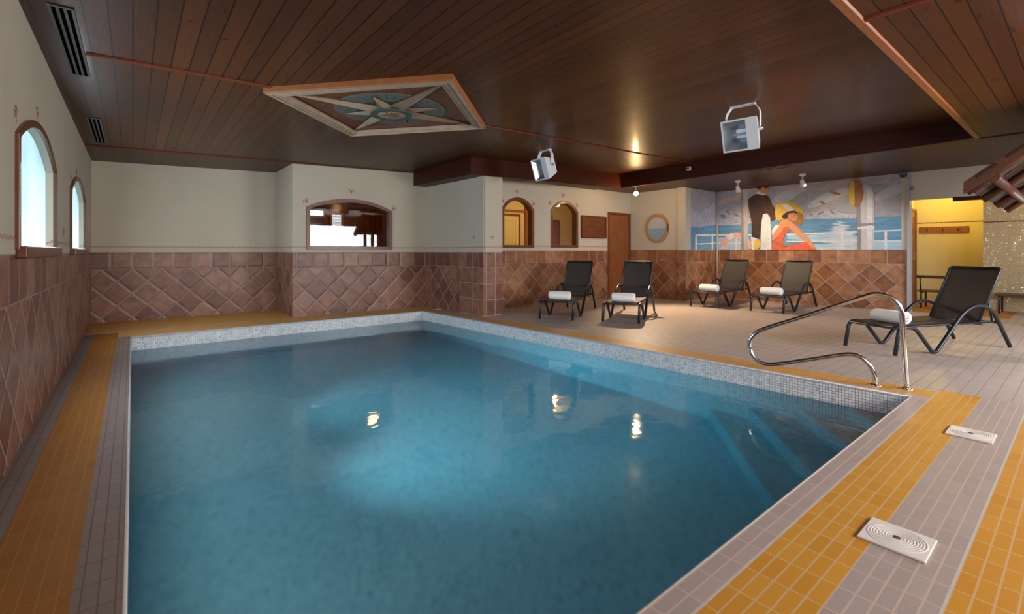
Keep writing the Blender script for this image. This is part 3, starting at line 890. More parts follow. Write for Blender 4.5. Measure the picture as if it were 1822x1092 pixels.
# ------------------------------------------------------------------ wall things
root = empty('wooden_plaque', (8.56, 7.5, 1.72)); tag(root, 'carved brown wooden board hung between the arched window and the door', 'plaque'); L = root.location.copy()
mb = MB(); mb.box(8.11, 9.00, 7.475, 7.4995, 1.46, 1.99)
board = mb; mb = MB()
for a in ((8.11, 9.0, 1.46, 1.485), (8.11, 9.0, 1.965, 1.99), (8.11, 8.135, 1.485, 1.965), (8.975, 9.0, 1.485, 1.965)): mb.box(a[0], a[1], 7.462, 7.4755, a[2], a[3])
mb.build('moulding', M['redtrim'], root, loc=L).location = (0, 0, 0)
mb = MB()
for zz, xa, xb in ((1.86, 8.42, 8.74), (1.74, 8.3, 8.66), (1.63, 8.62, 8.86)):
    xx = xa
    while xx < xb:
        w = random.uniform(0.015, 0.04); board.box(xx, xx + w, 7.4735, 7.4755, zz - 0.014, zz + 0.014, 1); xx += w + 0.018
board.build('board', [M['frame'], plain('burnt wood marks', (0.09, 0.026, 0.010), 0.6)], root, loc=L).location = (0, 0, 0)

# round porthole picture
cy, cz, X = 6.70, 1.715, 9.99
root = empty('porthole_picture', (X, cy, cz)); tag(root, 'round porthole painting of sea and sky with an ochre rim right of the wooden door', 'picture'); L = root.location.copy()
PX9 = lambda d: (lambda s, z: (X - d, s, z))
def disc(r, n=40, ry=None): return [(cy + r * math.cos(2 * PI * k / n), cz + (ry or r) * math.sin(2 * PI * k / n)) for k in range(n)]
mb = MB(); arch_ring(mb, disc(0.335, ry=0.355), disc(0.265, ry=0.285), PX9(0.0005), PX9(0.03)); mb.build('rim', plain('ochre painted rim', (0.42, 0.25, 0.12), 0.5), root, loc=L).location = (0, 0, 0)
t = NT('painted sea and sky'); u, v = t.uv(); n = t.noise(t.comb(u, t.math('MULTIPLY', v, 3)), 4, 4)
sea = t.math('LESS_THAN', v, t.math('MULTIPLY_ADD', n, 0.03, cz - 0.02))
c = t.mix(sea, t.mix(n, (0.38, 0.47, 0.60), (0.55, 0.55, 0.58)), t.mix(n, (0.16, 0.32, 0.52), (0.32, 0.48, 0.64)))
mb = MB(); mb.prism(disc(0.275, ry=0.293), PX9(0.0005), PX9(0.008)); mb.build('painting', t.bsdf(c, 0.7), root, loc=L).location = (0, 0, 0)
mb = MB(); mb.box(X - 0.045, X - 0.028, cy - 0.325, cy - 0.285, cz - 0.09, cz + 0.09); mb.build('hinge', M['frame'], root, loc=L, bevel=0.008).location = (0, 0, 0)

# ------------------------------------------------------------------ mural: flat painting on two walls
mural = empty('mural', (11.43, 4.0, TM)); tag(mural, 'large painted wall scene of a ship deck with a couple, snowy mountains and blue sea', 'mural')
def paint(name, c0, c1, sx=3.0, sy=10.0, dist=1.5):
    t = NT(name); u, v = t.uv()
    n = t.noise(t.comb(t.math('MULTIPLY', u, sx), t.math('MULTIPLY', v, sy)), 1.3, 5, 0.65, dist)
    return t.bsdf(t.mix(t.math('MULTIPLY_ADD', n, 2.4, -0.7, clamp=True), c0, c1), 0.75)
LAYERS = [0]
def layer(name, pts, mat, k, sm=False, wallB=True, label=None):
    P2 = []
    for (cx, cy_) in pts:
        px, py = 1220 + cx / 4.338, 290 + cy_ / 4.338
        p = onx(px, py, 11.43) if wallB else ony(px, py, 5.96)
        P2.append((p[1], p[2]) if wallB else (p[0], p[2]))
    if sm:
        P2 = [(v.x, v.y) for v in smooth_path([(a, b, 0) for a, b in P2], 4, True)]
    lo, hi = TM + 0.0005, 2.638
    P2 = [(a, min(max(b, lo), hi)) for a, b in P2]
    LAYERS[0] += 1
    d = 0.001 + 0.0020 * k + 0.000018 * LAYERS[0]
    mb = MB()
    if wallB: mb.prism(P2, lambda a, b: (11.4295, a, b), lambda a, b: (11.43 - d, a, b))
    else: mb.prism(P2, lambda a, b: (a, 5.9595, b), lambda a, b: (a, 5.96 - d, b))
    o = mb.build(name, mat, mural, loc=mural.location.copy()); o.location = (0, 0, 0)
    if label: o['label'] = label
    return o
p_sky = paint('painted sky', (0.22, 0.31, 0.40), (0.48, 0.40, 0.40), 1.4, 3.0, 2.5)
p_sea = paint('painted sea', (0.075, 0.21, 0.40), (0.16, 0.36, 0.56), 1.2, 14)
p_seal = paint('painted light on sea', (0.38, 0.50, 0.62), (0.62, 0.68, 0.74), 2, 16)
p_mt = paint('painted snowy mountains', (0.22, 0.25, 0.36), (0.60, 0.63, 0.72), 7, 7, 3)
p_white = paint('painted white', (0.50, 0.54, 0.60), (0.74, 0.76, 0.78), 4, 4)
p_vent = paint('painted lilac white', (0.42, 0.44, 0.54), (0.54, 0.56, 0.64), 3, 2)
p_pipe = paint('painted pale grey', (0.36, 0.34, 0.36), (0.48, 0.47, 0.50), 3, 2)
p_pipes = paint('painted shadow grey', (0.22, 0.19, 0.20), (0.30, 0.27, 0.28), 3, 2)
p_brown = paint('painted brown cloth', (0.045, 0.022, 0.018), (0.11, 0.045, 0.034), 6, 6)
p_brownd = paint('painted dark brown', (0.03, 0.018, 0.016), (0.055, 0.032, 0.028), 6, 6)
p_skin = paint('painted skin', (0.50, 0.20, 0.09), (0.66, 0.32, 0.16), 6, 6)
p_red = paint('painted red dress', (0.55, 0.06, 0.03), (0.75, 0.16, 0.08), 8, 8, 3)
p_yel = paint('painted yellow straw', (0.52, 0.34, 0.05), (0.72, 0.52, 0.10), 8, 8)
p_och = paint('painted ochre', (0.26, 0.12, 0.05), (0.38, 0.20, 0.08), 5, 5)
p_pink = paint('painted pink', (0.62, 0.30, 0.24), (0.72, 0.46, 0.40), 5, 5)
p_hair = paint('painted dark hair', (0.03, 0.012, 0.008), (0.09, 0.035, 0.02), 8, 8)
# side panel on the end wall
layer('painted_sky', [(40, 160), (243, 200), (243, 500), (40, 520)], p_sky, 0, wallB=False)
layer('painted_sea', [(40, 490), (243, 480), (243, 680), (40, 690)], p_sea, 1, wallB=False)
layer('painted_mountains', [(40, 345), (60, 385), (80, 365), (110, 395), (150, 350), (185, 345), (215, 300), (243, 350), (243, 480), (150, 485), (110, 500), (70, 490), (40, 500)], p_mt, 2, wallB=False)
for nm, r in (('painted_railing', [(72, 552), (243, 548), (243, 560), (72, 566)]), ('painted_railing', [(72, 552), (86, 552), (86, 680), (72, 680)]), ('painted_railing', [(200, 556), (210, 556), (210, 680), (200, 680)]), ('painted_railing', [(72, 620), (243, 614), (243, 622), (72, 630)])):
    layer(nm, r, p_white, 3, wallB=False)
# main panel
layer('painted_sky', [(243, 200), (900, 80), (1665, 0), (1665, 430), (1300, 440), (900, 450), (243, 500)], p_sky, 0)
layer('painted_sea', [(243, 482), (430, 470), (900, 425), (1310, 420), (1665, 412), (1665, 690), (243, 690)], p_sea, 1)
layer('painted_mountains', [(243, 385), (270, 370), (300, 345), (330, 365), (360, 372), (400, 385), (440, 388), (500, 430), (500, 470), (430, 475), (300, 482), (243, 484)], p_mt, 2)
layer('painted_mountains', [(900, 395), (960, 385), (1010, 375), (1060, 362), (1105, 350), (1140, 358), (1170, 380), (1230, 392), (1310, 395), (1310, 424), (1150, 428), (900, 436)], p_mt, 2)
p_sky2 = paint('painted pale cloud', (0.36, 0.44, 0.52), (0.56, 0.54, 0.56), 2.5, 2.5, 2.5)
p_sky3 = paint('painted rosy cloud', (0.42, 0.33, 0.32), (0.58, 0.44, 0.40), 2.5, 2.5, 2.5)
for m_, pts in ((p_sky2, [(690, 262), (780, 215), (880, 195), (935, 205), (850, 250), (770, 290), (700, 300)]),
                (p_sky2, [(940, 330), (1000, 280), (1080, 235), (1180, 205), (1245, 190), (1255, 240), (1160, 275), (1050, 320), (960, 352)]),
                (p_sky3, [(700, 215), (800, 180), (900, 165), (960, 160), (880, 185), (780, 215), (710, 240)]),
                (p_sky3, [(1000, 210), (1080, 165), (1190, 140), (1250, 150), (1150, 180), (1060, 215)]),
                (p_sky2, [(860, 185), (910, 170), (880, 230), (800, 290), (775, 292), (830, 240)]),
                (p_sky3, [(250, 300), (330, 262), (425, 245), (425, 275), (340, 300), (255, 325)]),
                (p_sky2, [(1465, 250), (1560, 190), (1660, 165), (1660, 230), (1560, 270), (1470, 300)])):
    layer('painted_cloud', pts, m_, 1, True)
p_sea2 = paint('painted pale foreground water', (0.26, 0.46, 0.66), (0.42, 0.58, 0.72), 1.2, 16)
for pts in ([(243, 575), (430, 570), (430, 690), (243, 690)], [(780, 640), (1000, 625), (1330, 615), (1665, 600), (1665, 690), (780, 690)], [(780, 545), (900, 560), (1100, 540), (1330, 560), (1330, 590), (1000, 600), (790, 585)]):
    layer('painted_foreground_water', pts, p_sea2, 2)
for pts in ([(1010, 392), (1060, 370), (1075, 378), (1030, 402)], [(1105, 356), (1125, 362), (1165, 398), (1130, 390)], [(300, 352), (335, 372), (350, 400), (318, 384)], [(365, 382), (400, 392), (425, 420), (380, 405)], [(950, 400), (990, 388), (975, 405)], [(260, 400), (300, 395), (320, 430), (280, 425)]):
    layer('painted_mountain_shadow', pts, p_pipes, 3)
layer('painted_gull', [(1110, 222), (1150, 220), (1200, 240), (1175, 248), (1140, 240)], p_och, 2, True)
layer('painted_gull', [(1030, 292), (1065, 298), (1080, 318), (1055, 316)], p_och, 2, True)
rs = random.Random(3)
for k in range(26):
    yy = 450 + k * 8.6; c_ = 1190 + rs.uniform(-25, 45); w_ = 30 + k * 7 * rs.uniform(0.6, 1.3); h_ = rs.uniform(3.5, 7)
    layer('painted_water_glint', [(c_ - w_, yy), (c_ - w_ * .3, yy - h_), (c_ + w_ * .5, yy - h_ * .6), (c_ + w_, yy + 1), (c_ + w_ * .4, yy + h_), (c_ - w_ * .5, yy + h_ * .7)], p_seal, 2)
for r in ([(780, 545), (1665, 512), (1665, 524), (780, 556)], [(780, 600), (1665, 595), (1665, 606), (780, 611)], [(1200, 530), (1218, 529), (1218, 690), (1200, 690)], [(1535, 518), (1555, 517), (1555, 690), (1535, 690)],
          [(243, 550), (520, 548), (520, 560), (243, 563)], [(243, 612), (520, 608), (520, 618), (243, 622)], [(385, 560), (396, 560), (396, 690), (385, 690)]):
    layer('painted_railing', r, p_white, 3)
# lifebelt
ring = [(390 + 120 * math.cos(a), 660 - 125 * math.sin(a)) for a in [PI * k / 16 for k in range(17)]] + [(390 + 72 * math.cos(a), 660 - 82 * math.sin(a)) for a in [PI * k / 16 for k in range(16, -1, -1)]]
layer('painted_lifebelt', ring, p_white, 4)
for a0, a1 in ((0.05, 0.55), (1.15, 1.75), (2.3, 3.05)):
    seg = [(390 + 121 * math.cos(a0 + (a1 - a0) * k / 6), 660 - 126 * math.sin(a0 + (a1 - a0) * k / 6)) for k in range(7)] + [(390 + 71 * math.cos(a1 + (a0 - a1) * k / 6), 660 - 81 * math.sin(a1 + (a0 - a1) * k / 6)) for k in range(7)]
    layer('painted_lifebelt_stripe', seg, p_pink, 5)
# mast
layer('painted_mast', [(428, 190), (480, 185), (486, 690), (432, 690)], p_pipe, 6)
layer('painted_mast_shadow', [(428, 190), (445, 188), (452, 690), (432, 690)], p_pipes, 7)
# cowl ventilator
layer('painted_ventilator', [(1330, 330), (1335, 200), (1350, 172), (1380, 160), (1415, 168), (1442, 195), (1455, 240), (1458, 300), (1458, 690), (1330, 690)], p_vent, 6)
layer('painted_ventilator_light', [(1400, 200), (1430, 215), (1442, 260), (1442, 690), (1405, 690)], p_white, 6.5)
layer('painted_ventilator_shadow', [(1330, 320), (1352, 320), (1356, 690), (1330, 690)], p_pipes, 7)
layer('painted_ventilator_band', [(1326, 468), (1460, 462), (1460, 480), (1326, 486)], p_pipes, 8)
layer('painted_ventilator_band', [(1326, 494), (1460, 488), (1460, 506), (1326, 512)], p_white, 8)
layer('painted_ventilator_mouth', [(1316 + 60 * math.cos(2 * PI * k / 28), 228 - 110 * math.sin(2 * PI * k / 28)) for k in range(28)], p_och, 8)
layer('painted_ventilator_lining', [(1290 + 24 * math.cos(2 * PI * k / 28) + 14 * math.sin(2 * PI * k / 28) ** 2 - 8, 232 - 98 * math.sin(2 * PI * k / 28)) for k in range(28)], p_yel, 9)
# man seen from behind
layer('painted_man_trousers', [(512, 455), (582, 460), (576, 585), (560, 582), (512, 570)], p_brownd, 6)
layer('painted_man_jacket', [(484, 280), (520, 252), (565, 232), (610, 238), (645, 262), (668, 320), (700, 365), (708, 400), (690, 440), (660, 450), (620, 445), (580, 468), (512, 462), (498, 400), (486, 330)], p_brown, 7)
layer('painted_man_jacket_fold', [(500, 310), (545, 290), (600, 330), (620, 400), (585, 455), (520, 450), (508, 380)], p_brownd, 8, True)
layer('painted_man_collar', [(540, 238), (570, 215), (600, 225), (628, 240), (600, 250), (565, 240)], p_white, 8)
layer('painted_man_head', [(560, 180), (600, 172), (638, 185), (640, 215), (622, 236), (590, 232), (566, 212)], p_skin, 9, True)
layer('painted_man_hair', [(542, 172), (580, 160), (635, 165), (640, 190), (615, 196), (600, 180), (575, 205), (552, 195)], p_hair, 10, True)
layer('painted_white_shawl', [(600, 395), (630, 388), (655, 420), (666, 690), (580, 690), (583, 560), (590, 450)], p_white, 10)
layer('painted_man_hand', [(540, 590), (572, 590), (580, 640), (560, 665), (535, 690), (525, 640)], p_yel, 9)
layer('painted_white_trousers', [(505, 570), (550, 580), (548, 690), (515, 690)], p_white, 8)
# woman in red
layer('painted_hat', [(694, 350), (715, 312), (770, 295), (840, 310), (890, 345), (916, 400), (912, 450), (885, 478), (860, 470), (800, 400), (740, 440), (700, 430)], p_yel, 8, True)
layer('painted_hat_ribbon', [(740, 320), (780, 318), (830, 350), (810, 375), (770, 350)], p_white, 9, True)
layer('painted_hat_underside', [(850, 375), (905, 395), (914, 440), (888, 478), (850, 470), (830, 440)], p_och, 9, True)
layer('painted_woman_hair', [(745, 412), (790, 375), (850, 370), (860, 400), (800, 410), (770, 430)], p_hair, 9, True)
layer('painted_woman_face', [(795, 395), (840, 385), (868, 405), (858, 440), (826, 450), (800, 430)], p_skin, 10, True)
layer('painted_woman_mouth', [(826, 432), (846, 430), (838, 440)], p_red, 11)
layer('painted_woman_eye', [(838, 402), (856, 404), (848, 410)], p_hair, 11)
layer('painted_woman_back', [(745, 440), (790, 432), (822, 455), (800, 490), (760, 520), (720, 565), (680, 600), (668, 600), (672, 555), (700, 500)], p_skin, 10)
layer('painted_woman_arm', [(800, 445), (835, 462), (900, 530), (960, 590), (1010, 660), (985, 662), (930, 605), (850, 545), (800, 500)], p_skin, 11)
layer('painted_dress_fold', [(690, 625), (715, 600), (750, 625), (800, 640), (770, 655), (720, 640)], p_och, 11)
layer('painted_dress_fold', [(770, 500), (790, 505), (770, 540), (752, 560)], p_och, 11)
layer('painted_dress', [(762, 495), (795, 485), (805, 515), (770, 550), (750, 600), (775, 640), (850, 628), (920, 612), (965, 620), (1005, 662), (1005, 690), (672, 690), (672, 610), (715, 580)], p_red, 10)
layer('painted_white_blouse', [(668, 520), (700, 475), (728, 480), (700, 520), (670, 560)], p_white, 11)

# ------------------------------------------------------------------ compass panel on the ceiling
cx, cyy = 2.17, 4.76
comp = empty('compass_rose_panel', (cx, cyy, CZ(cx))); tag(comp, 'large painted compass star in a diamond frame on the wooden ceiling', 'ceiling panel'); L = comp.location.copy()
def cput(mb, nm, m, bev=0.0, lab=None):
    o = mb.build(nm, m, comp, loc=L, bevel=bev); o.location = (0, 0, 0)
    if lab: o['label'] = lab
    return o
DX, DY = 1.25, 1.28
def rh(k, d): return [(cx + DX * k, cyy, CZ(cx + DX * k) - d), (cx + 0.02, cyy + DY * k, CZ(cx) - d), (cx - DX * k, cyy, CZ(cx - DX * k) - d), (cx - 0.02, cyy - DY * k, CZ(cx) - d)]
def rh_ring(mb, k0, d0, k1, d1, mat):
    A, B = rh(k0, d0), rh(k1, d1)
    for i in range(4): mb.face([A[i], A[(i + 1) % 4], B[(i + 1) % 4], B[i]], mat)
M['cream'] = plain('aged cream paint', (0.33, 0.25, 0.17), 0.6, var=0.3, scale=9)
M['orangep'] = plain('worn orange paint', (0.27, 0.095, 0.028), 0.6, var=0.4, scale=14)
M['cream2'] = plain('tan paint', (0.20, 0.135, 0.085), 0.6, var=0.3, scale=9)
M['teal'] = plain('faded teal paint', (0.115, 0.125, 0.105), 0.6, var=0.35, scale=14)
M['tealD'] = plain('dark green paint', (0.045, 0.075, 0.065), 0.6, var=0.3, scale=14)
M['panelwood'] = plank_wood('reddish boards', 0.12, 'v', (0.12, 0.035, 0.013), (0.20, 0.065, 0.024), 0.4, 0.003, 0.15)
M['darkred'] = plain('dark red paint', (0.085, 0.018, 0.014), 0.55)
mb = MB(); rh_ring(mb, 1.0, 0.0, 1.0, 0.045, 0); rh_ring(mb, 1.0, 0.045, 0.985, 0.058, 0)
cput(mb, 'outer_moulding', M['orangep'])
mb = MB(); rh_ring(mb, 0.985, 0.058, 0.95, 0.064, 0); rh_ring(mb, 0.95, 0.064, 0.945, 0.052, 0); rh_ring(mb, 0.945, 0.052, 0.90, 0.060, 0); rh_ring(mb, 0.90, 0.060, 0.895, 0.050, 0); rh_ring(mb, 0.895, 0.050, 0.855, 0.055, 0); rh_ring(mb, 0.855, 0.055, 0.85, 0.012, 0)
cput(mb, 'inner_moulding', M['cream'])
mb = MB(); mb.face(rh(0.853, 0.012), 0); cput(mb, 'backing_board', M['panelwood'])
mb = MB(); rh_ring(mb, 0.85, 0.014, 0.82, 0.014, 0); cput(mb, 'edge_line', M['darkred'])
def ringd(mb, r0, r1, d, th, mat=0, n=48):
    P = lambda r, a, dd: (cx + r * math.cos(a), cyy + r * math.sin(a), CZ(cx + r * math.cos(a)) - dd)
    for k in range(n):
        a, b = 2 * PI * k / n, 2 * PI * (k + 1) / n
        mb.face([P(r0, a, d + th), P(r0, b, d + th), P(r1, b, d + th), P(r1, a, d + th)], mat)
        mb.face([P(r1, a, d), P(r1, b, d), P(r1, b, d + th), P(r1, a, d + th)], mat)
        if r0 > 0: mb.face([P(r0, a, d), P(r0, b, d), P(r0, b, d + th), P(r0, a, d + th)], mat)
mb = MB(); ringd(mb, 0.36, 0.58, 0.012, 0.008)
ringd(mb, 0.001, 0.36, 0.012, 0.0077, 1)
for k in range(36):   # degree marks round the ring
    a = 2 * PI * k / 36
    for rr, w in ((0.44, 0.012), (0.52, 0.007)):
        p = Vector((cx + rr * math.cos(a), cyy + rr * math.sin(a), 0)); t_ = Vector((-math.sin(a), math.cos(a), 0)) * w; r_ = Vector((math.cos(a), math.sin(a), 0)) * 0.025
        f = [p - t_ - r_, p + t_ - r_, p + t_ + r_, p - t_ + r_]
        mb.face([(v.x, v.y, CZ(v.x) - 0.0215) for v in f], 1)
cput(mb, 'painted_ring', [M['teal'], M['tealD']])
def star_arm(ang, length, w, base, m1, m2):
    """one raised arm: a ridge with a light and a dark flank"""
    d = Vector((math.cos(ang), math.sin(ang), 0)); n = Vector((-d.y, d.x, 0)); c = Vector((cx, cyy, 0))
    tip = c + d * length; s1 = c + d * base + n * w; s2 = c + d * base - n * w
    Z = lambda v, dd: Vector((v.x, v.y, CZ(v.x) - dd))
    mb = MB(); rid = Z(c + d * 0.06, 0.075)
    o1 = c + d * (base - 0.02) + n * (w + 0.028); o2 = c + d * (base - 0.02) - n * (w + 0.028); ot = c + d * (length + 0.04)
    mb.face([Z(c, 0.0225), Z(o1, 0.0225), Z(ot, 0.0225)], 2); mb.face([Z(c, 0.0225), Z(ot, 0.0225), Z(o2, 0.0225)], 2)
    mb.face([rid, Z(s1, 0.026), Z(tip, 0.03)], 0); mb.face([rid, Z(tip, 0.03), Z(s2, 0.026)], 1)
    mb.face([Z(s1, 0.026), Z(s1, 0.013), Z(tip, 0.013), Z(tip, 0.03)], 0); mb.face([Z(s2, 0.026), Z(tip, 0.03), Z(tip, 0.013), Z(s2, 0.013)], 1)
    cput(mb, 'star_arm', [m1, m2, M['darkred']])
for k in range(4): star_arm(PI / 4 + k * PI / 2, 0.50, 0.085, 0.13, M['cream'], M['cream2'])
for k in range(4): star_arm(k * PI / 2 + 0.02, 1.04, 0.10, 0.12, M['cream'], M['cream2'])
mb = MB(); ringd(mb, 0.15, 0.22, 0.06, 0.012); cput(mb, 'hub_ring', M['tealD'])
mb = MB(); ringd(mb, 0.001, 0.15, 0.06, 0.008); cput(mb, 'hub_disc', M['cream'])
mb = MB()
for k in range(5):
    a = 2 * PI * k / 5; mb.face([(cx + 0.12 * math.cos(a), cyy + 0.12 * math.sin(a), CZ(cx) - 0.072), (cx + 0.05 * math.cos(a + 0.6), cyy + 0.05 * math.sin(a + 0.6), CZ(cx) - 0.078), (cx, cyy, CZ(cx) - 0.082), (cx + 0.05 * math.cos(a - 0.6), cyy + 0.05 * math.sin(a - 0.6), CZ(cx) - 0.078)])
cput(mb, 'hub_star', M['orangep'])

# ------------------------------------------------------------------ ceiling vents
M['grille'] = plain('grey painted grille', (0.17, 0.175, 0.17), 0.6, spec=0.2)
M['slot_shade'] = plain('slot shade black', (0.004, 0.004, 0.004), 0.95, spec=0.0)  # near-black sheet standing for the shade inside the vent slots
def vent(x0, x1, y0, y1, z, label, slots, name='ceiling_vent'):
    zz = CZ((x0 + x1) / 2) if z is None else z
    root = empty(name, ((x0 + x1) / 2, (y0 + y1) / 2, zz)); tag(root, label, 'vent'); L = root.location.copy()
    mb = MB(); f = 0.012
    mb.box(x0, x1, y0, y0 + f, zz - 0.009, zz - 0.004); mb.box(x0, x1, y1 - f, y1, zz - 0.009, zz - 0.004)
    w = (x1 - x0) / (slots * 2.4 + 1)
    for k in range(slots + 1): mb.box(x0 + w * 2.4 * k, x0 + w * (2.4 * k + 1), y0 + f, y1 - f, zz - 0.009, zz - 0.004)
    mb.build('grille', M['grille'], root, loc=L).location = (0, 0, 0)
    mb = MB(); mb.box(x0 + 0.002, x1 - 0.002, y0 + 0.002, y1 - 0.002, zz - 0.004, zz + 0.0); mb.build('backing', M['slot_shade'], root, loc=L).location = (0, 0, 0)
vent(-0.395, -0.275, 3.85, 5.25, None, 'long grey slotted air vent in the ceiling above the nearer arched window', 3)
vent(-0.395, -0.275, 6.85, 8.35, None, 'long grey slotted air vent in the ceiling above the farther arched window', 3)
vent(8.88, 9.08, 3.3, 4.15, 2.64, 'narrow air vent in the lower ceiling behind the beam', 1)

# ------------------------------------------------------------------ floodlights
def floodlight(mx_, my_, zc, yaw, pitch, roll, label):
    zt = CZ(mx_)
    root = empty('floodlight', (mx_, my_, zt)); tag(root, label, 'floodlight', None)
    # local frame: x = out of the front, y = width, z = up
    R = Matrix.Translation((0, 0, zc - zt)) @ Matrix.Rotation(yaw, 4, 'Z') @ Matrix.Rotation(pitch, 4, 'Y') @ Matrix.Rotation(roll, 4, 'X')
    hw, hh, dp = 0.19, 0.175, 0.22
    def T(p): return R @ Vector(p)
    mb = MB()
    F = [(0.11, -hw, -hh), (0.11, hw, -hh), (0.11, hw, hh), (0.11, -hw, hh)]
    K = [(-0.11, -hw * 0.72, -hh * 0.62), (-0.11, hw * 0.72, -hh * 0.62), (-0.11, hw * 0.72, hh * 0.62), (-0.11, -hw * 0.72, hh * 0.62)]
    for i in range(4): mb.face([T(F[i]), T(F[(i + 1) % 4]), T(K[(i + 1) % 4]), T(K[i])])
    mb.face([T(p) for p in reversed(K)])
    r = 0.018
    # aperture: reflector well on one side, solid visor plate on the other
    A = [(0.115, -hw + r, -hh + r), (0.115, hw - 0.12, -hh + r), (0.115, hw - 0.12, hh - r), (0.115, -hw + r, hh - r)]
    Fo = [(0.115, y, z) for _, y, z in F]
    for i in range(4):
        mb.face([T(Fo[i]), T(Fo[(i + 1) % 4]), T(A[(i + 1) % 4]), T(A[i])]); mb.face([T(F[i]), T(F[(i + 1) % 4]), T(Fo[(i + 1) % 4]), T(Fo[i])])
    mb.build('housing', M['white'], root)
    mb = MB()
    Bk = [(-0.06, -0.09, -0.05), (-0.06, 0.05, -0.05), (-0.06, 0.05, 0.05), (-0.06, -0.09, 0.05)]
    for i in range(4): mb.face([T(A[i]), T(A[(i + 1) % 4]), T(Bk[(i + 1) % 4]), T(Bk[i])])
    mb.face([T(p) for p in Bk]); mb.build('reflector', M['reflector'], root)
    mb = MB(); mb.tube([T((-0.02, -0.12, 0.0)), T((-0.02, 0.05, 0.0))], 0.012, 10); mb.build('lamp_tube', M['whitep'], root)
    mb = MB()   # U bracket: flat strap from both cheeks up to the ceiling plate
    top = 0.0
    def B(p): return Matrix.Rotation(yaw, 4, 'Z') @ Vector(p)
    for s in (-1, 1):
        c = T((-0.01, s * (hw * 0.88 + 0.012), 0.03)); e1 = B((0.0, s * (hw - 0.01), -0.09)); e2 = B((0, s * 0.12, -0.012))
        path = fillet([c, e1, e2], 0.05); 
        side = B((1, 0, 0)).normalized() * 0.026
        rows = [[p - side, p + side] for p in path]; mb.grid(rows, smooth=False)
        nrm = B((0, s, 0)) * 0.004 + Vector((0, 0, 0.004)); rows2 = [[p - side + nrm, p + side + nrm] for p in path]; mb.grid(rows2, smooth=False)
        mb.grid([[a[0] for a in rows], [a[0] for a in rows2]], smooth=False); mb.grid([[a[1] for a in rows], [a[1] for a in rows2]], smooth=False)
    m4 = Matrix.Rotation(yaw, 4, 'Z'); mb.box(-0.03, 0.03, -0.13, 0.13, -0.014, 0.0, 0, m4)
    mb.build('bracket', M['white'], root)
    for s in (-1, 1):
        mb = MB(); mb.tube([T((-0.01, s * (hw * 0.86), 0.03)), T((-0.01, s * (hw + 0.02), 0.03))], 0.022, 10); mb.build('pivot_knob', M['reflector'], root)
floodlight(5.33, 2.47, 2.47, PI + 0.12, 0.30, 0.0, 'larger near white floodlight hanging from the wooden ceiling over the pool')
floodlight(5.2, 5.58, 2.50, PI - 0.1, 0.30, 0.0, 'farther white floodlight hanging from the ceiling above the arched windows')

# ------------------------------------------------------------------ small spotlights
M['bulb'] = emit('glowing warm bulb', (1.0, 0.62, 0.25), 160)
def spotlight(x, y, z, d, label, lit):
    root = empty('spotlight', (x, y, z)); tag(root, label, 'spotlight')
    mb = MB(); mb.lathe([(0.0, 0), (0.055, 0), (0.055, -0.03), (0.04, -0.045), (0.0, -0.045)]); mb.build('base', M['whitep'], root)
    mb = MB(); mb.tube([(0, 0, -0.04), (0, 0, -0.13)], 0.013, 8); mb.build('stem', M['whitep'], root)
    d = Vector(d).normalized(); q_ = d.to_track_quat('Z', 'Y').to_matrix().to_4x4()
    T = Matrix.Translation((0, 0, -0.17)) @ q_
    mb = MB(); mb.lathe([(0.0, -0.07), (0.025, -0.07), (0.036, -0.04), (0.044, 0.02), (0.055, 0.075), (0.050, 0.075), (0.038, 0.02), (0.0, -0.02)], 20, T); mb.build('lamp_head', M['whitep'], root)
    mb = MB(); mb.lathe([(0.0, 0.098), (0.022, 0.094), (0.038, 0.082), (0.045, 0.06), (0.0, 0.02)], 16, T); mb.build('bulb', M['bulb'] if lit else M['reflector'], root)
spotlight(8.74, 6.42, 2.64, (-0.62, -0.60, -0.50), 'glowing small spotlight with warm bulb by the wooden door', True)
spotlight(*onz(1313, 321, 2.64), (0.55, 0.1, -0.8), 'small white ceiling spotlight left of the painted hat, unlit', False)
spotlight(*onz(1428, 309, 2.64), (0.55, 0.0, -0.8), 'small white ceiling spotlight before the right half of the mural', False)
root = empty('smoke_detector', (8.50, 4.98, 2.77)); tag(root, 'small white sensor box fixed to the dark red beam', 'sensor')
mb = MB(); mb.box(-0.05, 0.008, -0.04, 0.04, -0.035, 0.04); mb.build('housing', M['whitep'], root, bevel=0.008)
mb = MB(); mb.lathe([(0.0, 0.0), (0.022, 0.0), (0.022, -0.02), (0.0, -0.03)], 12, Matrix.Translation((-0.05, 0, 0)) @ Matrix.Rotation(-PI / 2, 4, 'Y').inverted()); mb.build('lens', M['black'], root)
root = empty('dome_camera', (11.36, 2.26, 2.64)); tag(root, 'dark dome security camera under the ceiling at the end of the mural', 'camera')
mb = MB(); mb.lathe([(0.0, 0), (0.065, 0), (0.065, -0.03), (0.058, -0.04)]); mb.build('housing', M['grille'], root)
mb = MB(); mb.lathe([(0.056, -0.038), (0.05, -0.07), (0.032, -0.09), (0.0, -0.1)]); mb.build('dome', M['black'], root)
mb = MB(); mb.box(11.365, 11.38, 2.12, 2.165, 2.3, 2.36); tag(mb.build('junction_box', M['grille'], bevel=0.004), 'tiny grey box on the wall edge below the dome camera', 'box')

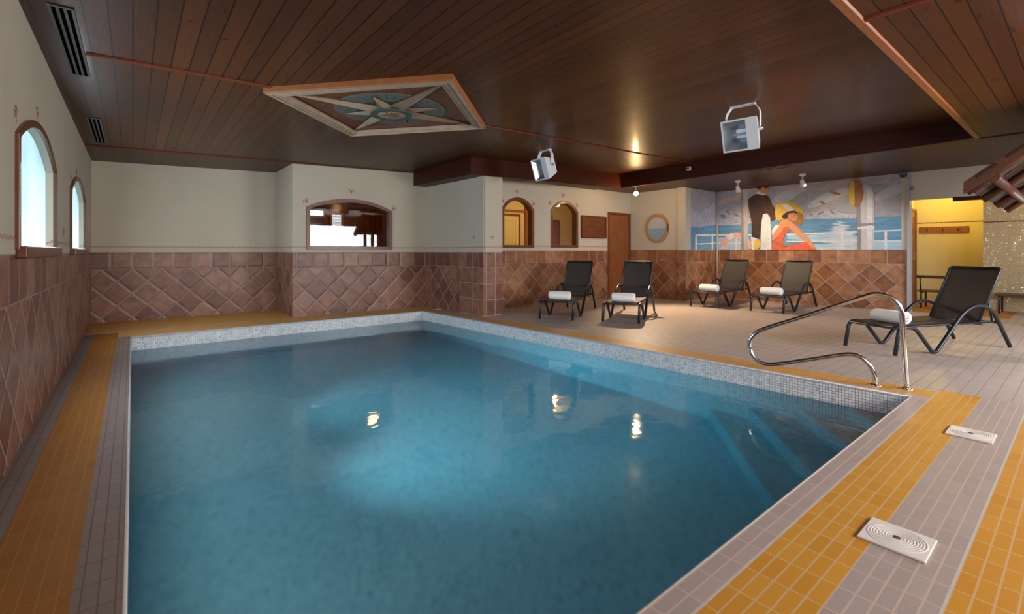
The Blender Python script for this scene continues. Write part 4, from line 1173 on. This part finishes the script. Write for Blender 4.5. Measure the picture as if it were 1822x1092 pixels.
# ------------------------------------------------------------------ sun loungers
def make_lounger(x, y, ang, label):
    """origin at the front near-side foot, s runs from foot to head, width goes to +n"""
    root = empty('sun_lounger', (x, y, 0), ang)
    tag(root, label, 'sun lounger', 'dark mesh sun loungers beside the pool')
    Wd = 0.57
    for w, sg in ((0.0, 1), (Wd, -1)):
        path = [(0.0, 0.013), (0.06, 0.29), (0.14, 0.315), (0.30, 0.30), (0.56, 0.02), (0.62, 0.02), (1.06, 0.46), (1.30, 0.54), (1.54, 0.46), (1.84, 0.013)]
        pp = fillet([(s, w, z) for s, z in path], [0.06, 0.05, 0.07, 0.06, 0.06, 0.16, 0.16, 0.16], 6)
        mb = MB(); mb.tube(pp, 0.021, 10); mb.build('side_frame', M['dark'], root)
        mb = MB(); mb.tube([(0.06, w + sg * 0.035, 0.315), (1.66, w + sg * 0.035, 0.315)], 0.014, 8); mb.build('seat_rail', M['dark'], root)
    for s, z in ((0.055, 0.30), (1.64, 0.305), (1.36, 0.30)):
        mb = MB(); mb.tube([(s, 0, z), (s, Wd, z)], 0.012, 8); mb.build('crossbar', M['dark'], root)
    # seat sling with a slight sag
    def sheet(f, n=14, m=8, th=0.006):
        mb = MB(); top = [[f(i / n, j / m) for j in range(m + 1)] for i in range(n + 1)]
        mb.grid(top); mb.grid([[Vector(p) - Vector((0, 0, th)) for p in r] for r in top])
        for r in (0, n):
            mb.grid([top[r], [Vector(p) - Vector((0, 0, th)) for p in top[r]]])
        return mb
    def seat(a, b):
        s = 0.07 + a * 1.29; sag = math.sin(PI * b) * 0.018
        return Vector((s, 0.035 + b * (Wd - 0.07), 0.332 - sag))
    sheet(seat).build('seat_sling', M['sling'], root)
    B0 = Vector((1.36, 0, 0.325)); B1 = Vector((1.73, 0, 0.95))
    dB = (B1 - B0)
    def back(a, b):
        sag = math.sin(PI * b) * 0.02 + math.sin(a * 9) * 0.004 * math.sin(PI * b)
        p = B0 + dB * a; return Vector((p.x + sag, 0.035 + b * (Wd - 0.07), p.z - 0.2 * sag))
    sheet(back).build('back_sling', M['sling'], root)
    mb = MB()
    bk = dB.normalized() * 0.0
    mb.tube(fillet([(B0.x, 0.03, B0.z), (B1.x, 0.03, B1.z), (B1.x, Wd - 0.03, B1.z), (B0.x, Wd - 0.03, B0.z)], 0.03), 0.014, 8)
    mb.build('back_frame', M['dark'], root)
    for w in (0.04, Wd - 0.04):
        mb = MB(); mb.tube([(B0.x + dB.x * 0.45, w, B0.z + dB.z * 0.42), (1.60, w, 0.31)], 0.010, 8); mb.build('back_strut', M['dark'], root)
    return root
def towel(x, y, ang, label, s=0.30, w=0.285, ln=0.37, r=0.076, dw=0.0):
    c, sn = math.cos(ang), math.sin(ang); z0 = 0.321
    px, py = x + s * c - w * sn, y + s * sn + w * c
    root = empty('rolled_towel', (px, py, z0), ang); tag(root, label, 'towel', 'rolled white towels on the loungers')
    mb = MB(); n = 26; rows = []
    prof = [(-ln / 2 + 0.002, 0.62), (-ln / 2, 0.82), (-ln / 2 + 0.008, 0.95), (-ln / 2 + 0.03, 1.0), (0, 1.015), (ln / 2 - 0.03, 1.0), (ln / 2 - 0.008, 0.95), (ln / 2, 0.82), (ln / 2 - 0.002, 0.62)]
    for yy, k in prof:
        rows.append([(r * 1.08 * k * math.cos(2 * PI * j / n), yy, r * 0.96 + r * 0.96 * k * math.sin(2 * PI * j / n) * (0.97 if math.sin(2 * PI * j / n) < 0 else 1)) for j in range(n)])
    mb.grid(rows, closed=True)
    # loose edge of the roll
    e = [[(r * 1.09 * math.cos(a), yy, r * 0.96 + r * 1.0 * math.sin(a)) for yy in (-ln / 2 + 0.01, ln / 2 - 0.01)] for a in [2.2 + 0.1 * k for k in range(9)]]
    mb.grid(e)
    mb.build('roll', M['towel'], root)
    for sgn in (-1, 1):   # spiral of the rolled layers at each end
        mb = MB(); pts = []
        for k in range(50):
            a = k * 0.36; rr = r * 0.10 + r * 0.62 * k / 49
            pts.append((rr * math.cos(a), sgn * (ln / 2 - 0.004), r * 0.96 + rr * 0.93 * math.sin(a)))
        mb.tube(pts, 0.0055, 6); mb.build('rolled_end', M['towel'], root)
    return root
R_ = math.radians
LG = [(6.45, 1.354, -23.5, 'dark mesh sun lounger nearest the pool handrail, seen side on'),
      (5.627, 5.38, 29.5, 'dark mesh sun lounger nearest the tiled pilaster, farthest left'),
      (6.183, 4.483, 27.0, 'dark mesh sun lounger in front of the wooden door'),
      (9.07, 4.69, 5.0, 'dark mesh sun lounger under the painted life ring, next to the mural corner'),
      (9.205, 3.544, 2.0, 'dark mesh sun lounger under the painted woman in red')]
TW = ['rolled white towel on the big lounger behind the handrail', 'rolled white towel on the lounger nearest the pilaster',
      'rolled white towel on the lounger before the wooden door', 'rolled white towel on the left lounger along the mural wall', 'rolled white towel on the lounger under the woman in red']
for (x, y, a, lab), tl in zip(LG, TW):
    make_lounger(x, y, R_(a), lab); towel(x, y, R_(a), tl, s=0.33 if a < -20 else 0.24)

# ------------------------------------------------------------------ pool handrail
hr = empty('pool_handrail', (5.0, 1.075, 0)); tag(hr, 'curved polished steel handrail bolted to the deck at the pool steps', 'handrail'); L = hr.location.copy()
b2 = Vector((5.027, 0.977, 0)); ud = Vector((-0.30, 0.954, 0)).normalized()
def hp(px, py):
    d = Vector(ray(px, py)); n = Vector((ud.y, -ud.x, 0)); t_ = n.dot(b2) / n.dot(d); return Vector((0, 0, H)) + d * t_
pts = [b2, hp(1607, 600), hp(1603, 552), hp(1588, 531), hp(1560, 523), hp(1530, 530), hp(1440, 560), hp(1360, 585), hp(1340, 597), hp(1333, 612), hp(1338, 630), hp(1354, 645), hp(1378, 648), hp(1440, 640), hp(1500, 631), hp(1526, 633), hp(1545, 647), hp(1556, 668), b2 + ud * 0.205]
pts[0] = Vector((5.027, 0.977, 0.002)); pts[-1].z = 0.002
mb = MB(); mb.tube(smooth_path(pts, 6), 0.0195, 16); mb.build('tube', M['chrome'], hr, loc=L).location = (0, 0, 0)
for p in (pts[0], pts[-1]):
    mb = MB(); mb.lathe([(0.0, 0.014), (0.024, 0.014), (0.04, 0.010), (0.047, 0.0), (0, 0)], 24, Matrix.Translation((p.x, p.y, 0.0))); mb.build('base_flange', M['chrome'], hr, loc=L).location = (0, 0, 0)

# ------------------------------------------------------------------ skimmer lids
M['lid'] = plain('white lid plastic', (0.84, 0.79, 0.77), 0.35, var=0.03)
def lid(x, y, label):
    root = empty('skimmer_lid', (x, y, 0)); tag(root, label, 'skimmer lid', 'white lids in the deck')
    mb = MB(); s = 0.106; mb.box(-s, s, -s, s, 0.0005, 0.009); mb.build('plate', M['lid'], root, bevel=0.003)
    mb = MB(); prof = []
    for k in range(9):
        r = 0.097 - k * 0.0095; prof += [(r, 0.009), (r - 0.002, 0.0104), (r - 0.007, 0.0104), (r - 0.0085, 0.0092)]
    mb.lathe(prof, 44); mb.build('ring_ribs', M['lid'], root)
    mb = MB(); mb.lathe([(0.0, 0.0115), (0.012, 0.0115), (0.016, 0.009)], 20); mb.build('finger_hole_shade', plain('hole shade', (0.10, 0.09, 0.10), 0.5), root)  # raised dark disc, its colour giving the shade of a hole
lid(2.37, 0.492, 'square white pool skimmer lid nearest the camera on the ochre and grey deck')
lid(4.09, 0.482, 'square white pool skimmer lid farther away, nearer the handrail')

# ------------------------------------------------------------------ wooden canopy at the right
M['rafter'] = wood('brown log wood', (0.055, 0.015, 0.005), (0.11, 0.034, 0.011), 0.6, axis=0)
M['shingle'] = wood('dark wood shingles', (0.022, 0.008, 0.004), (0.05, 0.017, 0.008), 0.8, axis=1)
cn = empty('bar_canopy', (8.8, -0.1, 0)); tag(cn, 'shingled wooden bar canopy jutting in below the ceiling at the right edge', 'canopy'); L = cn.location.copy()
def np_(mb, nm, m, bev=0.0):
    o = mb.build(nm, m, cn, loc=L, bevel=bev); o.location = (0, 0, 0); return o
EY, EZ, RY, RZ = 0.87, 1.83, -0.05, 2.56
cx0, cx1 = 6.95, 10.7
for sgn in (1, -1):
    ey = EY if sgn > 0 else 2 * RY - EY
    mb = MB(); nr = 8
    for r in range(nr):       # overlapping shingle courses
        a, b = r / nr, (r + 1.25) / nr; b = min(b, 1)
        ya, za = ey + (RY - ey) * a, EZ + (RZ - EZ) * a; yb, zb = ey + (RY - ey) * b, EZ + (RZ - EZ) * b
        xx = cx0 - (0.06 if r % 2 else 0)
        while xx < cx1:
            w = 0.13; x2 = min(xx + w - 0.008, cx1 + 0.04); j = random.uniform(-0.012, 0.02)
            P = [(xx, ya + sgn * j, za - abs(j) * .5), (x2, ya + sgn * j, za - abs(j) * .5), (x2, yb, zb), (xx, yb, zb)]
            up = Vector((0, sgn * 0.012, 0.02)); Q = [Vector(p) + up for p in P]
            mb.face(P); mb.face(list(reversed(Q)))
            for i in range(4): mb.face([P[i], P[(i + 1) % 4], Q[(i + 1) % 4], Q[i]])
            xx += w
    np_(mb, 'shingles', M['shingle'])
    for xx in (cx0 + 0.03, cx0 + 1.25, cx0 + 2.5, cx1 - 0.03):
        mb = MB(); mb.tube([(xx, ey - sgn * 0.01, EZ - 0.045), (xx, RY, RZ - 0.045)], 0.045, 10); np_(mb, 'rafter', M['rafter'])
    mb = MB(); mb.tube([(cx0 + 0.0, ey - sgn * 0.22, EZ + 0.09), (cx1, ey - sgn * 0.22, EZ + 0.09)], 0.05, 10); np_(mb, 'purlin', M['rafter'])
mb = MB()
for sgn in (1, -1):
    ey = EY + 0.0 if sgn > 0 else 2 * RY - EY
    vslab(mb, (cx0 - 0.04, ey), (cx0 - 0.04, RY), (EZ - 0.07, EZ + 0.06), (RZ - 0.07, RZ + 0.06), 0.03 * sgn)
np_(mb, 'gable_board', M['rafter'])
for xx in (cx0 + 0.3, cx1 - 0.3):
    for yy in (0.12, 2 * RY - 0.12 - 0.4):
        mb = MB(); mb.tube([(xx, yy, 0.0), (xx, yy, 2.24)], 0.06, 12); np_(mb, 'post', M['rafter'])
